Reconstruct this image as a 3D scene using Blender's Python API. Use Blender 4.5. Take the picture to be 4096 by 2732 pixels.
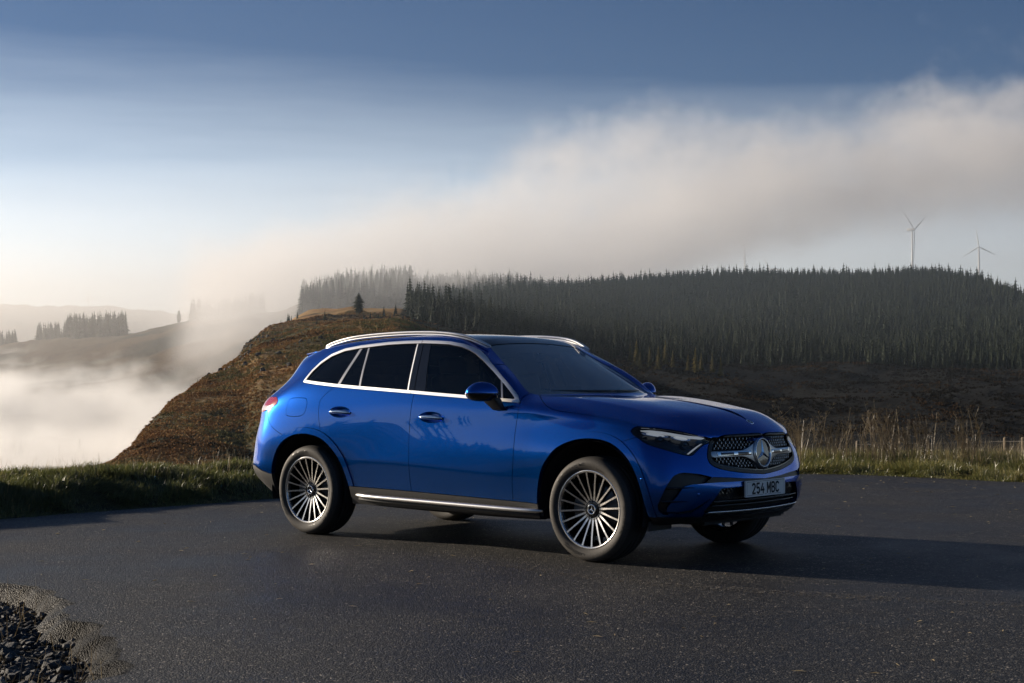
import bpy, bmesh, math, random
import numpy as np
from mathutils import Vector, Matrix

scene = bpy.context.scene
for _o in list(bpy.data.objects):
    bpy.data.objects.remove(_o)
COL = scene.collection
rad = math.radians

# ------------------------------------------------------------------ camera
CAM = np.array([7.55187876, -8.78389044, 1.19817130])
AZ, PITCH = 2.28402816, 0.0307341441
CF = np.array([math.cos(AZ)*math.cos(PITCH), math.sin(AZ)*math.cos(PITCH), math.sin(PITCH)])
CR = np.array([math.sin(AZ), -math.cos(AZ), 0.0])
CU = np.cross(CR, CF)
cam_data = bpy.data.cameras.new('camera')
cam_data.sensor_width = 36.0
cam_data.lens = 51.137
cam_data.clip_start = 0.1
cam_data.clip_end = 30000.0
cam = bpy.data.objects.new('camera', cam_data)
COL.objects.link(cam)
cam.matrix_world = Matrix(((CR[0], CU[0], -CF[0], CAM[0]), (CR[1], CU[1], -CF[1], CAM[1]), (CR[2], CU[2], -CF[2], CAM[2]), (0, 0, 0, 1)))
scene.camera = cam

# ------------------------------------------------------------------ sun and sky
SUN_AZ = rad(193.5)      # direction towards the sun, world angle from +x
SUN_EL = rad(13.5)
SKY = 0.046
VEIL = 3.6
sdir = Vector((math.cos(SUN_AZ)*math.cos(SUN_EL), math.sin(SUN_AZ)*math.cos(SUN_EL), math.sin(SUN_EL)))
sun_data = bpy.data.lights.new('sun', 'SUN')
sun_data.energy = 5.0
sun_data.angle = rad(0.53)
sun_data.color = (1.0, 0.86, 0.69)
sun = bpy.data.objects.new('sun', sun_data)
COL.objects.link(sun)
sun.rotation_euler = (-sdir).to_track_quat('-Z', 'Y').to_euler()

world = bpy.data.worlds.new('World')
scene.world = world
world.use_nodes = True
wn, wl = world.node_tree.nodes, world.node_tree.links
bg = wn['Background']
sky = wn.new('ShaderNodeTexSky')
sky.sky_type = 'NISHITA'
sky.sun_disc = False
sky.sun_elevation = SUN_EL
sky.sun_rotation = rad(90) - SUN_AZ
sky.altitude = 2500.0
sky.air_density = 1.15
sky.dust_density = .8
sky.ozone_density = 6.0
# thin bright veil of moist air: thickest near the horizon and on the sun's side
def wmath(op, a, b=None, clamp=False):
    n = wn.new('ShaderNodeMath'); n.operation = op; n.use_clamp = clamp
    for i, v in enumerate((a, b)):
        if v is None: continue
        if isinstance(v, (int, float)): n.inputs[i].default_value = v
        else: wl.new(v, n.inputs[i])
    return n.outputs[0]
wtc = wn.new('ShaderNodeTexCoord'); wsep = wn.new('ShaderNodeSeparateXYZ'); wl.new(wtc.outputs['Generated'], wsep.inputs[0])
w_el = wmath('MULTIPLY', wmath('ARCSINE', wmath('MAXIMUM', wsep.outputs[2], 0.0)), 57.296)
wdot = wn.new('ShaderNodeVectorMath'); wdot.operation = 'DOT_PRODUCT'; wl.new(wtc.outputs['Generated'], wdot.inputs[0]); wdot.inputs[1].default_value = tuple(sdir)
w_sun = wmath('ADD', wmath('MULTIPLY', wmath('POWER', wmath('MAXIMUM', wmath('MULTIPLY', wmath('ADD', wdot.outputs['Value'], .35), 1/1.35), 0.0), 1.6), 1.5), .72)  # constant part is veil added all round to fill the shaded car front
w_map = wn.new('ShaderNodeMapping'); w_map.inputs['Scale'].default_value = (2.2, 2.2, 26.0); wl.new(wtc.outputs['Generated'], w_map.inputs[0])
w_nz = wn.new('ShaderNodeTexNoise'); w_nz.inputs['Scale'].default_value = 1.6; w_nz.inputs['Detail'].default_value = 7; w_nz.inputs['Roughness'].default_value = .6; wl.new(w_map.outputs[0], w_nz.inputs['Vector'])
w_raw = wmath('MULTIPLY', wmath('MULTIPLY', wmath('EXPONENT', wmath('MULTIPLY', w_el, -1/4.0)), VEIL), wmath('MULTIPLY', w_sun, wmath('ADD', wmath('MULTIPLY', w_nz.outputs['Fac'], .55), .72)))
w_raw = wmath('MAXIMUM', wmath('SUBTRACT', w_raw, .22), 0.0)
w_amt = wmath('MULTIPLY', wmath('SUBTRACT', 1.0, wmath('EXPONENT', wmath('MULTIPLY', w_raw, -1/.62))), .62/SKY)
wv = wn.new('ShaderNodeVectorMath'); wv.operation = 'SCALE'; wv.inputs[0].default_value = (.94, .96, .90); wl.new(w_amt, wv.inputs['Scale'])
wadd = wn.new('ShaderNodeVectorMath'); wadd.operation = 'ADD'; wl.new(sky.outputs[0], wadd.inputs[0]); wl.new(wv.outputs[0], wadd.inputs[1])
wl.new(wadd.outputs[0], bg.inputs['Color'])
bg.inputs['Strength'].default_value = SKY

scene.view_settings.view_transform = 'Standard'
scene.view_settings.look = 'None'
scene.view_settings.gamma = 1.0
scene.view_settings.use_curve_mapping = False
scene.view_settings.exposure = 0.4
scene.render.engine = 'CYCLES'
cy = scene.cycles
cy.use_denoising = True
cy.max_bounces = 14
cy.diffuse_bounces = 3
cy.glossy_bounces = 4
cy.transmission_bounces = 6
cy.transparent_max_bounces = 16
cy.volume_bounces = 7
cy.caustics_reflective = False
cy.caustics_refractive = False
cy.sample_clamp_indirect = 6.0

# ------------------------------------------------------------------ helpers
def tag(o, label=None, cat=None, group=None, kind=None):
    if label: o['label'] = label
    if cat: o['category'] = cat
    if group: o['group'] = group
    if kind: o['kind'] = kind
    return o

def link(o, parent=None):
    COL.objects.link(o)
    if parent is not None: o.parent = parent
    return o

def empty(name, loc=(0, 0, 0), parent=None):
    o = bpy.data.objects.new(name, None)
    o.empty_display_size = 0.2
    o.location = loc
    return link(o, parent)

def mk_mesh(name, V, F, mats=(), smooth=True, midx=None):
    me = bpy.data.meshes.new(name)
    V = np.asarray(V, float)
    if isinstance(F, np.ndarray):
        n, k = F.shape
        me.vertices.add(len(V)); me.vertices.foreach_set('co', V.astype(np.float32).ravel())
        me.loops.add(n*k); me.loops.foreach_set('vertex_index', F.astype(np.int32).ravel())
        me.polygons.add(n); me.polygons.foreach_set('loop_start', np.arange(0, n*k, k, dtype=np.int32))
        me.update(calc_edges=True)
        me.validate()
    else:
        me.from_pydata(V.tolist(), [], [list(f) for f in F])
        me.update()
    if not isinstance(mats, (list, tuple)): mats = [mats]
    for m in mats: me.materials.append(m)
    if midx is not None and len(midx) == len(me.polygons):
        me.polygons.foreach_set('material_index', np.asarray(midx, np.int32))
    me.polygons.foreach_set('use_smooth', np.full(len(me.polygons), smooth))
    me.update()
    return me

def mk(name, V, F, mats=(), parent=None, smooth=True, midx=None, loc=None):
    o = bpy.data.objects.new(name, mk_mesh(name, V, F, mats, smooth, midx))
    if loc is not None: o.location = loc
    return link(o, parent)

def inst(name, me, parent=None, loc=(0, 0, 0), rot=(0, 0, 0), sc=(1, 1, 1)):
    o = bpy.data.objects.new(name, me)
    o.location = loc; o.rotation_euler = rot; o.scale = sc
    return link(o, parent)

class MB:
    def __init__(s): s.V = []; s.F = []; s.M = []
    def add(s, V, F, m=0):
        b = len(s.V); s.V += [tuple(v) for v in V]
        s.F += [[i+b for i in f] for f in F]; s.M += [m]*len(F)
        return s
    def box(s, c, d, m=0, rot=None):
        h = np.array(d)/2
        P = np.array([(sx*h[0], sy*h[1], sz*h[2]) for sx in (-1, 1) for sy in (-1, 1) for sz in (-1, 1)])
        if rot is not None: P = P @ np.array(rot).T
        P = P + np.array(c)
        return s.add(P, [[0, 1, 3, 2], [4, 6, 7, 5], [0, 4, 5, 1], [2, 3, 7, 6], [0, 2, 6, 4], [1, 5, 7, 3]], m)
    def build(s, name, mats, parent=None, smooth=False, loc=None):
        return mk(name, s.V, s.F, mats, parent, smooth, s.M, loc)

def tube(path, radii, n=8, caps=True, sy=1.0):
    """swept tube through path points, returns V, F"""
    P = np.asarray(path, float); k = len(P)
    R = np.full(k, radii) if np.isscalar(radii) else np.asarray(radii, float)
    T = np.gradient(P, axis=0); T /= np.linalg.norm(T, axis=1)[:, None]+1e-12
    up = np.array([0, 0, 1.0]) if abs(T[0][2]) < .95 else np.array([1.0, 0, 0])
    V = []; F = []
    for i in range(k):
        a = np.cross(T[i], up); a /= np.linalg.norm(a)+1e-12; b = np.cross(a, T[i])
        for j in range(n):
            t = 2*math.pi*j/n
            V.append(P[i]+R[i]*(math.cos(t)*a+math.sin(t)*b*sy))
    for i in range(k-1):
        for j in range(n):
            F.append([i*n+j, i*n+(j+1) % n, (i+1)*n+(j+1) % n, (i+1)*n+j])
    if caps:
        F.append(list(range(n))[::-1]); F.append([(k-1)*n+j for j in range(n)])
    return V, F

def lathe_y(profile, n=96, closed=False):
    """profile of (r, y) revolved about the y axis"""
    k = len(profile); V = []; F = []
    for j in range(n):
        t = 2*math.pi*j/n; c, s = math.cos(t), math.sin(t)
        for r, y in profile: V.append((r*c, y, r*s))
    m = k if closed else k-1
    for j in range(n):
        for i in range(m):
            a, b = i, (i+1) % k
            F.append([j*k+a, ((j+1) % n)*k+a, ((j+1) % n)*k+b, j*k+b])
    return V, F

def recalc(o):
    bm = bmesh.new(); bm.from_mesh(o.data)
    bmesh.ops.recalc_face_normals(bm, faces=bm.faces)
    bm.to_mesh(o.data); bm.free(); o.data.update()
    return o

def bevel(o, w, seg=2, smooth=True, ang=rad(30)):
    bm = bmesh.new(); bm.from_mesh(o.data)
    ed = [e for e in bm.edges if len(e.link_faces) == 2 and e.calc_face_angle() > ang]
    bmesh.ops.bevel(bm, geom=ed, offset=w, segments=seg, affect='EDGES', profile=.6, clamp_overlap=True)
    bm.to_mesh(o.data); bm.free()
    for p in o.data.polygons: p.use_smooth = smooth
    o.data.update()
    return o

def catmull(P, k=4, closed=False):
    P = np.asarray(P, float); n = len(P); out = []
    rng = range(n if closed else n-1)
    for i in rng:
        if closed: a, b, c, d = P[(i-1) % n], P[i], P[(i+1) % n], P[(i+2) % n]
        else: a, b, c, d = P[max(i-1, 0)], P[i], P[i+1], P[min(i+2, n-1)]
        for j in range(k):
            t = j/k
            out.append(.5*((2*b)+(-a+c)*t+(2*a-5*b+4*c-d)*t*t+(-a+3*b-3*c+d)*t**3))
    if not closed: out.append(P[-1])
    return np.array(out)

# ------------------------------------------------------------------ materials
def principled(name, col, rough=.5, metal=0.0, **kw):
    m = bpy.data.materials.new(name); m.use_nodes = True
    b = m.node_tree.nodes['Principled BSDF']
    b.inputs['Base Color'].default_value = (*col, 1)
    b.inputs['Roughness'].default_value = rough
    b.inputs['Metallic'].default_value = metal
    for k, v in kw.items(): b.inputs[k.replace('_', ' ')].default_value = v
    return m

def nd(m, t, **kw):
    n = m.node_tree.nodes.new(t)
    for k, v in kw.items(): setattr(n, k, v)
    return n

def noise(m, scale, detail=4, rough=.55, coord='Object', vec=None, dim='3D'):
    n = nd(m, 'ShaderNodeTexNoise'); n.noise_dimensions = dim
    n.inputs['Scale'].default_value = scale; n.inputs['Detail'].default_value = detail; n.inputs['Roughness'].default_value = rough
    if vec is None:
        tc = nd(m, 'ShaderNodeTexCoord'); vec = tc.outputs[coord]
    m.node_tree.links.new(vec, n.inputs['Vector'])
    return n

def ramp(m, fac, stops):
    r = nd(m, 'ShaderNodeValToRGB'); e = r.color_ramp.elements
    e[0].position, e[0].color = stops[0][0], (*stops[0][1], 1)
    e[1].position, e[1].color = stops[-1][0], (*stops[-1][1], 1)
    for p, c in stops[1:-1]:
        x = e.new(p); x.color = (*c, 1)
    m.node_tree.links.new(fac, r.inputs[0])
    return r

def bump(m, height, strength, dist, normal=None):
    b = nd(m, 'ShaderNodeBump'); b.inputs['Strength'].default_value = strength; b.inputs['Distance'].default_value = dist
    m.node_tree.links.new(height, b.inputs['Height'])
    if normal is not None: m.node_tree.links.new(normal, b.inputs['Normal'])
    return b

def P(m): return m.node_tree.nodes['Principled BSDF']
def L(m, a, b): m.node_tree.links.new(a, b)

def g3(a): return (a, a, a)
# ------------------------------------------------------------------ car materials
paint = principled('blue_metallic_paint', (.0, .088, .39), .24, .86, Coat_Weight=.9, Coat_Roughness=.012, Coat_IOR=1.5, Specular_Tint=(.12, .45, 1, 1))
_n = noise(paint, 900, 1, .5); _b = bump(paint, _n.outputs['Fac'], .10, .0004); L(paint, _b.outputs[0], P(paint).inputs['Normal'])
_n2 = noise(paint, 2.2, 5, .6)   # thin dust film low on the doors
black_gloss = principled('black_gloss', (.006, .006, .007), .12, 0, Coat_Weight=.6, Coat_Roughness=.02)
black_sat = principled('black_satin_plastic', (.012, .012, .013), .42)
lining_m = principled('lining', (.008, .008, .009), .8)
clad = principled('grey_cladding', (.035, .034, .033), .55)
_n = noise(clad, 600, 2); _b = bump(clad, _n.outputs['Fac'], .25, .001); L(clad, _b.outputs[0], P(clad).inputs['Normal'])
chrome = principled('bright_aluminium', (.90, .89, .87), .36, 1.0)
chrome2 = principled('polished_chrome', (.85, .85, .86), .06, 1.0)
satin = principled('satin_silver', (.42, .42, .43), .30, 1.0)
machined = principled('machined_alloy', (.72, .70, .67), .27, 1.0)
rim_black = principled('black_alloy', (.010, .010, .011), .25, .3, Coat_Weight=.5)
rubber = principled('tyre_rubber', (.016, .0155, .015), .70)
_n = noise(rubber, 90, 4, .6); _r = ramp(rubber, _n.outputs['Fac'], [(.3, (.030, .027, .023)), (.7, (.060, .052, .043))]); L(rubber, _r.outputs[0], P(rubber).inputs['Base Color'])
tyre_text = principled('tyre_lettering', (.006, .006, .006), .35)
disc_m = principled('brake_disc', (.16, .16, .16), .4, .9)
caliper_m = principled('brake_caliper', (.18, .18, .18), .45, .5)
plate_m = principled('plate_white', (.86, .86, .83), .35)
plate_k = principled('plate_black', (.006, .006, .006), .4)
emis_drl = principled('daylight_strip', (.72, .73, .70), .25, 0, Emission_Color=(.9, .95, 1, 1), Emission_Strength=.18)
violet_m = principled('violet_line', (.06, .03, .55), .3)
tail_m = principled('tail_lamp_red', (.55, .012, .025), .12, 0, Coat_Weight=1.0, Coat_Roughness=.02)
tail_c = principled('tail_lamp_pale', (.62, .42, .42), .2, 0, Coat_Weight=1.0)
seat_m = principled('seat_leather', (.030, .029, .028), .5)
dash_m = principled('dashboard', (.014, .014, .015), .6)

def glass_mat(name, tint, refl_rough=.0, ior=1.5, dust=0.0):
    m = bpy.data.materials.new(name); m.use_nodes = True
    nt = m.node_tree; nt.nodes.remove(nt.nodes['Principled BSDF'])
    out = nt.nodes['Material Output']
    tr = nt.nodes.new('ShaderNodeBsdfTransparent'); tr.inputs[0].default_value = (*tint, 1)
    gl = nt.nodes.new('ShaderNodeBsdfGlossy'); gl.inputs['Roughness'].default_value = refl_rough
    fr = nt.nodes.new('ShaderNodeFresnel'); fr.inputs[0].default_value = ior
    mx = nt.nodes.new('ShaderNodeMixShader')
    nt.links.new(fr.outputs[0], mx.inputs[0]); nt.links.new(tr.outputs[0], mx.inputs[1]); nt.links.new(gl.outputs[0], mx.inputs[2])
    last = mx
    if dust:
        df = nt.nodes.new('ShaderNodeBsdfDiffuse'); df.inputs[0].default_value = (.75, .78, .8, 1); last = nt.nodes.new('ShaderNodeMixShader'); last.inputs[0].default_value = dust
        nt.links.new(mx.outputs[0], last.inputs[1]); nt.links.new(df.outputs[0], last.inputs[2])
    nt.links.new(last.outputs[0], out.inputs[0])
    return m
glass_ws = glass_mat('windscreen_glass', (.72, .79, .79), 0, 2.5, .24)
glass_side = glass_mat('side_glass', (.42, .47, .46), 0, 1.5)
glass_priv = glass_mat('privacy_glass', (.06, .065, .065), 0, 1.5)
glass_lamp = glass_mat('lamp_cover_glass', (.85, .87, .9), 0, 1.5)
# ------------------------------------------------------------------ car body surface
COLS = ['R0','R1','R2','R3','S1','S2','S3','S4','S5','S6','S7','S8','S9','S10','S11','S11b','S12','F3','F2','F1','F0']
RING = {}
RING[0]=[(-2.22,0,.27),(-2.21,.35,.27),(-2.15,.60,.275),(-2.03,.755,.285),(-1.95,.82,.29),(-1.87,.86,.30),(-1.444,.88,.27),(-1.0,.872,.25),(-.6,.868,.24),(-.25,.868,.235),(.3,.868,.23),(.8,.868,.23),(1.0,.872,.235),(1.444,.88,.26),(1.86,.85,.28),(1.93,.825,.28),(2.0,.77,.28),(2.08,.60,.285),(2.115,.42,.285),(2.13,.21,.285),(2.135,0,.285)]
RING[1]=[(-2.43,0,.45),(-2.42,.36,.45),(-2.36,.63,.455),(-2.235,.815,.46),(-2.07,.905,.455),(-1.90,.935,.44),(-1.444,.94,.42),(-1.0,.924,.415),(-.6,.917,.41),(-.25,.916,.40),(.3,.916,.39),(.8,.919,.38),(1.0,.924,.375),(1.444,.94,.38),(1.88,.925,.38),(1.965,.90,.38),(2.04,.85,.38),(2.15,.65,.365),(2.205,.43,.36),(2.23,.21,.355),(2.238,0,.355)]
RING[2]=[(-2.445,0,.62),(-2.435,.36,.62),(-2.375,.635,.62),(-2.243,.825,.61),(-2.075,.915,.60),(-1.89,.945,.60),(-1.444,.948,.60),(-1.0,.942,.60),(-.6,.938,.597),(-.25,.937,.588),(.3,.937,.565),(.8,.939,.55),(1.0,.941,.55),(1.444,.948,.57),(1.86,.937,.57),(1.965,.905,.555),(2.06,.85,.54),(2.18,.65,.52),(2.235,.44,.50),(2.262,.21,.495),(2.272,0,.49)]
RING[3]=[(-2.43,0,.78),(-2.42,.36,.78),(-2.36,.63,.78),(-2.225,.815,.77),(-2.07,.905,.76),(-1.89,.94,.75),(-1.444,.945,.75),(-1.0,.936,.75),(-.6,.931,.745),(-.25,.930,.74),(.3,.930,.735),(.8,.932,.73),(1.0,.936,.73),(1.444,.945,.74),(1.84,.927,.735),(1.95,.89,.71),(2.05,.825,.69),(2.165,.635,.65),(2.215,.43,.625),(2.248,.21,.61),(2.262,0,.60)]
RING[4]=[(-2.36,0,.93),(-2.35,.36,.93),(-2.30,.61,.93),(-2.187,.80,.92),(-2.05,.880,.92),(-1.88,.912,.93),(-1.444,.926,.93),(-1.0,.922,.92),(-.6,.917,.91),(-.25,.914,.90),(.3,.912,.89),(.8,.911,.88),(1.0,.911,.875),(1.444,.916,.87),(1.80,.903,.85),(1.915,.868,.825),(2.02,.80,.80),(2.13,.62,.77),(2.19,.42,.75),(2.23,.21,.745),(2.247,0,.74)]
RING[5]=[(-2.33,0,1.06),(-2.32,.36,1.06),(-2.265,.60,1.06),(-2.15,.785,1.06),(-2.02,.848,1.06),(-1.86,.883,1.07),(-1.444,.898,1.08),(-1.0,.901,1.06),(-.6,.901,1.045),(-.25,.90,1.03),(.3,.899,1.01),(.8,.897,.99),(1.0,.896,.975),(1.42,.893,.952),(1.76,.872,.905),(1.88,.842,.888),(1.985,.785,.868),(2.105,.60,.838),(2.175,.42,.83),(2.222,.21,.83),(2.24,0,.83)]
RING[6]=[(-2.19,0,1.19),(-2.175,.35,1.19),(-2.11,.58,1.19),(-1.985,.75,1.185),(-1.85,.80,1.20),(-1.70,.835,1.212),(-1.40,.855,1.213),(-1.0,.868,1.182),(-.6,.875,1.158),(-.25,.878,1.14),(.3,.878,1.107),(.765,.872,1.08),(1.0,.866,1.063),(1.40,.855,1.008),(1.72,.83,.956),(1.85,.803,.936),(1.95,.765,.921),(2.08,.60,.893),(2.17,.42,.882),(2.225,.21,.883),(2.25,0,.884)]
UCOL=['R0','R1','R2','R3','S1','S2','S3','S4','S5','S6','S7','S8','W3','W2','W1','W0']
RING[7]=[(-2.12,0,1.295),(-2.10,.33,1.295),(-2.02,.56,1.295),(-1.865,.71,1.30),(-1.72,.76,1.31),(-1.58,.78,1.325),(-1.30,.80,1.33),(-.95,.815,1.315),(-.58,.822,1.30),(-.25,.825,1.29),(.22,.822,1.265),(.63,.81,1.225),(.60,.68,1.255),(.67,.48,1.268),(.72,.25,1.277),(.745,0,1.28)]
RING[8]=[(-2.045,0,1.40),(-2.025,.31,1.40),(-1.95,.53,1.40),(-1.81,.66,1.405),(-1.66,.705,1.42),(-1.48,.73,1.425),(-1.22,.745,1.435),(-.90,.755,1.44),(-.56,.762,1.435),(-.25,.765,1.43),(.14,.762,1.41),(.43,.745,1.36),(.39,.615,1.385),(.425,.44,1.402),(.455,.23,1.412),(.47,0,1.415)]
RING[9]=[(-1.93,0,1.50),(-1.915,.30,1.498),(-1.85,.48,1.49),(-1.735,.59,1.475),(-1.57,.645,1.505),(-1.38,.675,1.525),(-1.12,.685,1.545),(-.83,.69,1.56),(-.54,.693,1.567),(-.27,.693,1.568),(.02,.685,1.545),(.20,.66,1.475),(.19,.547,1.508),(.197,.40,1.523),(.20,.21,1.532),(.20,0,1.535)]
COWL=[(.79,.74,1.135),(.89,.52,1.143),(.965,.27,1.146),(.99,0,1.147)] # W3..W0 at k6
ROOFX=[-1.38,-1.12,-.83,-.54,-.27,.02]
RZ=[1.572,1.596,1.612,1.618,1.616,1.595]
ROOF=[[(x,.60,z-.030),(x,.42,z-.012),(x,.21,z-.003),(x,0,z)] for x,z in zip(ROOFX,RZ)]
HOOD=[[(1.02,.70,1.115),(1.1,.50,1.128),(1.14,.25,1.122),(1.15,0,1.12)],
[(1.40,.68,1.075),(1.44,.49,1.098),(1.47,.25,1.100),(1.48,0,1.105)],
[(1.76,.65,1.012),(1.80,.47,1.04),(1.82,.24,1.05),(1.83,0,1.055)],
[(1.94,.63,.962),(2.0,.45,.988),(2.04,.23,.995),(2.055,0,.997)]]
def build():
    V=[];idx={}
    def add(key,p):
        if key in idx: return idx[key]
        idx[key]=len(V);V.append(p);return idx[key]
    for k in range(7):
        for c,p in zip(COLS,RING[k]): add((k,c),p)
    for c,p in zip(['W3','W2','W1','W0'],COWL): add((6,c),p)
    for k in (7,8,9):
        for c,p in zip(UCOL,RING[k]): add((k,c),p)
    for r,row in enumerate(ROOF):
        for j,p in enumerate(row): add(('roof',r,j),p)
    for r,row in enumerate(HOOD):
        for j,p in enumerate(row): add(('hood',r,j),p)
    Fc=[]
    def grid(G):
        for a,b in zip(G[:-1],G[1:]):
            for j in range(len(a)-1): Fc.append([a[j],a[j+1],b[j+1],b[j]])
    grid([[idx[(k,c)] for c in COLS] for k in range(7)])
    grid([[idx[(k,c)] for c in UCOL] for k in (6,7,8,9)])
    roof=[[idx[(9,c)] for c in ('S1','R3','R2','R1','R0')]]
    for r,c in enumerate(('S2','S3','S4','S5','S6','S7')): roof.append([idx[(9,c)]]+[idx[('roof',r,j)] for j in range(4)])
    roof.append([idx[(9,c)] for c in ('S8','W3','W2','W1','W0')])
    grid(roof)
    hood=[[idx[(6,c)] for c in ('S8','W3','W2','W1','W0')]]
    for r,c in enumerate(('S9','S10','S11','S11b')): hood.append([idx[(6,c)]]+[idx[('hood',r,j)] for j in range(4)])
    hood.append([idx[(6,c)] for c in ('S12','F3','F2','F1','F0')])
    grid(hood)
    creases={}
    def cr(keys,w):
        for a,b in zip(keys[:-1],keys[1:]): creases[tuple(sorted((idx[a],idx[b])))]=w
    cr([('hood',r,0) for r in range(4)],.55)
    cr([(6,'W3'),('hood',0,0)],.55)
    cr([(2,c) for c in ('S4','S5','S6','S7','S8')],.45)
    V=np.array(V,float)
    return V,Fc,idx,creases
def full():
    V,Fc,idx,cr=build()
    n=len(V); mp=np.arange(n); W=[list(v) for v in V]
    W=[[x,-y,z] for x,y,z in W]  # right side: y<0
    for i in range(n):
        if V[i][1]>1e-6: mp[i]=len(W); W.append([V[i][0],V[i][1],V[i][2]])
    F2=[list(f) for f in Fc]+[[mp[i] for i in f][::-1] for f in Fc]
    c2=dict(cr)
    for (a,b),w in cr.items(): c2[tuple(sorted((mp[a],mp[b])))]=w
    return np.array(W),F2,c2
def limit(V,F2):
    n=len(V);val=np.zeros(n);se=np.zeros((n,3));sf=np.zeros((n,3));ed=set()
    nf=np.zeros(n)
    for f in F2:
        fp=V[f]
        for i,a in enumerate(f):
            ed.add(tuple(sorted((a,f[(i+1)%4])))); sf[a]+=V[f[(i+2)%4]]; nf[a]+=1
    bd={}
    cnt={}
    for f in F2:
        for i,a in enumerate(f):
            e=tuple(sorted((a,f[(i+1)%4]))); cnt[e]=cnt.get(e,0)+1
    for a,b in ed:
        val[a]+=1;val[b]+=1;se[a]+=V[b];se[b]+=V[a]
        if cnt[(a,b)]==1: bd.setdefault(a,[]).append(b); bd.setdefault(b,[]).append(a)
    N=val[:,None]
    L=(N*N*V+4*se+sf)/(N*(N+5))
    for a,bs in bd.items():
        L[a]=(4*V[a]+V[bs[0]]+V[bs[1]])/6 if len(bs)==2 else V[a]
    return L
def solved(it=4):
    W,F2,cr=full(); P=W.copy()
    for _ in range(it): P=P+.8*(W-limit(P,F2))
    return P,F2,cr

def make_body():
    Pc, F2, cr = solved()
    me = bpy.data.meshes.new('cage'); me.from_pydata(Pc.tolist(), [], F2); me.update()
    bm = bmesh.new(); bm.from_mesh(me); bmesh.ops.recalc_face_normals(bm, faces=bm.faces); bm.to_mesh(me); bm.free(); me.update()
    at = me.attributes.new('crease_edge', 'FLOAT', 'EDGE')
    for e in me.edges: at.data[e.index].value = cr.get(tuple(sorted(e.vertices)), 0)
    o = bpy.data.objects.new('cage', me); COL.objects.link(o)
    s = o.modifiers.new('s', 'SUBSURF'); s.levels = s.render_levels = 4
    dg = bpy.context.evaluated_depsgraph_get()
    m2 = o.evaluated_get(dg).to_mesh()
    n = len(m2.vertices); V = np.empty(n*3, np.float32); m2.vertices.foreach_get('co', V); V = V.reshape(-1, 3).astype(float)
    nf = len(m2.polygons); Fq = np.empty(nf*4, np.int32); m2.loops.foreach_get('vertex_index', Fq); Fq = Fq.reshape(-1, 4)
    o.evaluated_get(dg).to_mesh_clear()
    bpy.data.objects.remove(o); bpy.data.meshes.remove(me)
    fn = np.cross(V[Fq[:, 2]]-V[Fq[:, 0]], V[Fq[:, 3]]-V[Fq[:, 1]])
    cen = V[Fq].mean(1)
    top = cen[:, 2] > 1.55
    if fn[top][:, 2].mean() < 0: Fq = Fq[:, ::-1].copy(); fn = -fn
    N = np.zeros_like(V)
    for k in range(4): np.add.at(N, Fq[:, k], fn)
    N /= np.linalg.norm(N, axis=1)[:, None]+1e-12
    keep = cen[:, 1] < 0
    return V, N, Fq[keep]

class Patch:
    """a piece of the half body surface (y < 0 side)"""
    def __init__(s, V, N, F): s.V, s.N, s.F = V, N, F
    def clip(s, f):
        """keep f >= 0"""
        V, N, F = s.V, s.N, s.F
        if len(F) == 0: return Patch(V, N, F)
        fv = f[F]; mn = fv.min(1); mx = fv.max(1)
        keep = F[mn >= 0]; cross = F[(mn < 0) & (mx > 0)]
        nv = []; nn = []; cache = {}; newF = []; base = len(V)
        def cut(a, b):
            key = (a, b) if a < b else (b, a)
            if key not in cache:
                a2, b2 = key; t = f[a2]/(f[a2]-f[b2])
                nv.append(V[a2]+(V[b2]-V[a2])*t); q = N[a2]+(N[b2]-N[a2])*t
                nn.append(q/(np.linalg.norm(q)+1e-12)); cache[key] = base+len(nv)-1
            return cache[key]
        for q in cross.tolist():
            poly = q if q[3] != q[2] else q[:3]; out = []; k = len(poly)
            for i in range(k):
                a, b = poly[i], poly[(i+1) % k]
                if f[a] >= 0: out.append(a)
                if (f[a] >= 0) != (f[b] >= 0): out.append(cut(a, b))
            if len(out) < 3: continue
            if len(out) == 3: newF.append(out+[out[2]])
            elif len(out) == 4: newF.append(out)
            else:
                newF.append(out[:4])
                for i in range(3, len(out)-1): newF.append([out[0], out[i], out[i+1], out[i+1]])
        F2 = np.vstack([keep]+([np.array(newF, np.int32)] if newF else []))
        if nv: V = np.vstack([V, nv]); N = np.vstack([N, nn])
        return Patch(V, N, F2)
    def where(s, fn): return fn(s.V)
    def split(s, fn, gap=.0):
        f = fn(s.V)
        return s.clip(f-gap), s.clip(-f-gap)
    def compact(s):
        u, inv = np.unique(s.F, return_inverse=True)
        return Patch(s.V[u], s.N[u], inv.reshape(s.F.shape))

def prj_xz(V): return V[:, [0, 2]]
def prj_xy(V): return np.stack([V[:, 0], np.abs(V[:, 1])], 1)
def prj_yz(V): return np.stack([np.abs(V[:, 1]), V[:, 2]], 1)
def prj_hood(V): return np.stack([V[:, 0], (np.abs(V[:, 1])-V[:, 2])*.70711], 1)
def prj_front(V): return np.stack([(V[:, 0]-np.abs(V[:, 1]))*.70711, V[:, 2]], 1)
def prj_rear(V): return np.stack([(-V[:, 0]-np.abs(V[:, 1]))*.70711, V[:, 2]], 1)

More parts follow.
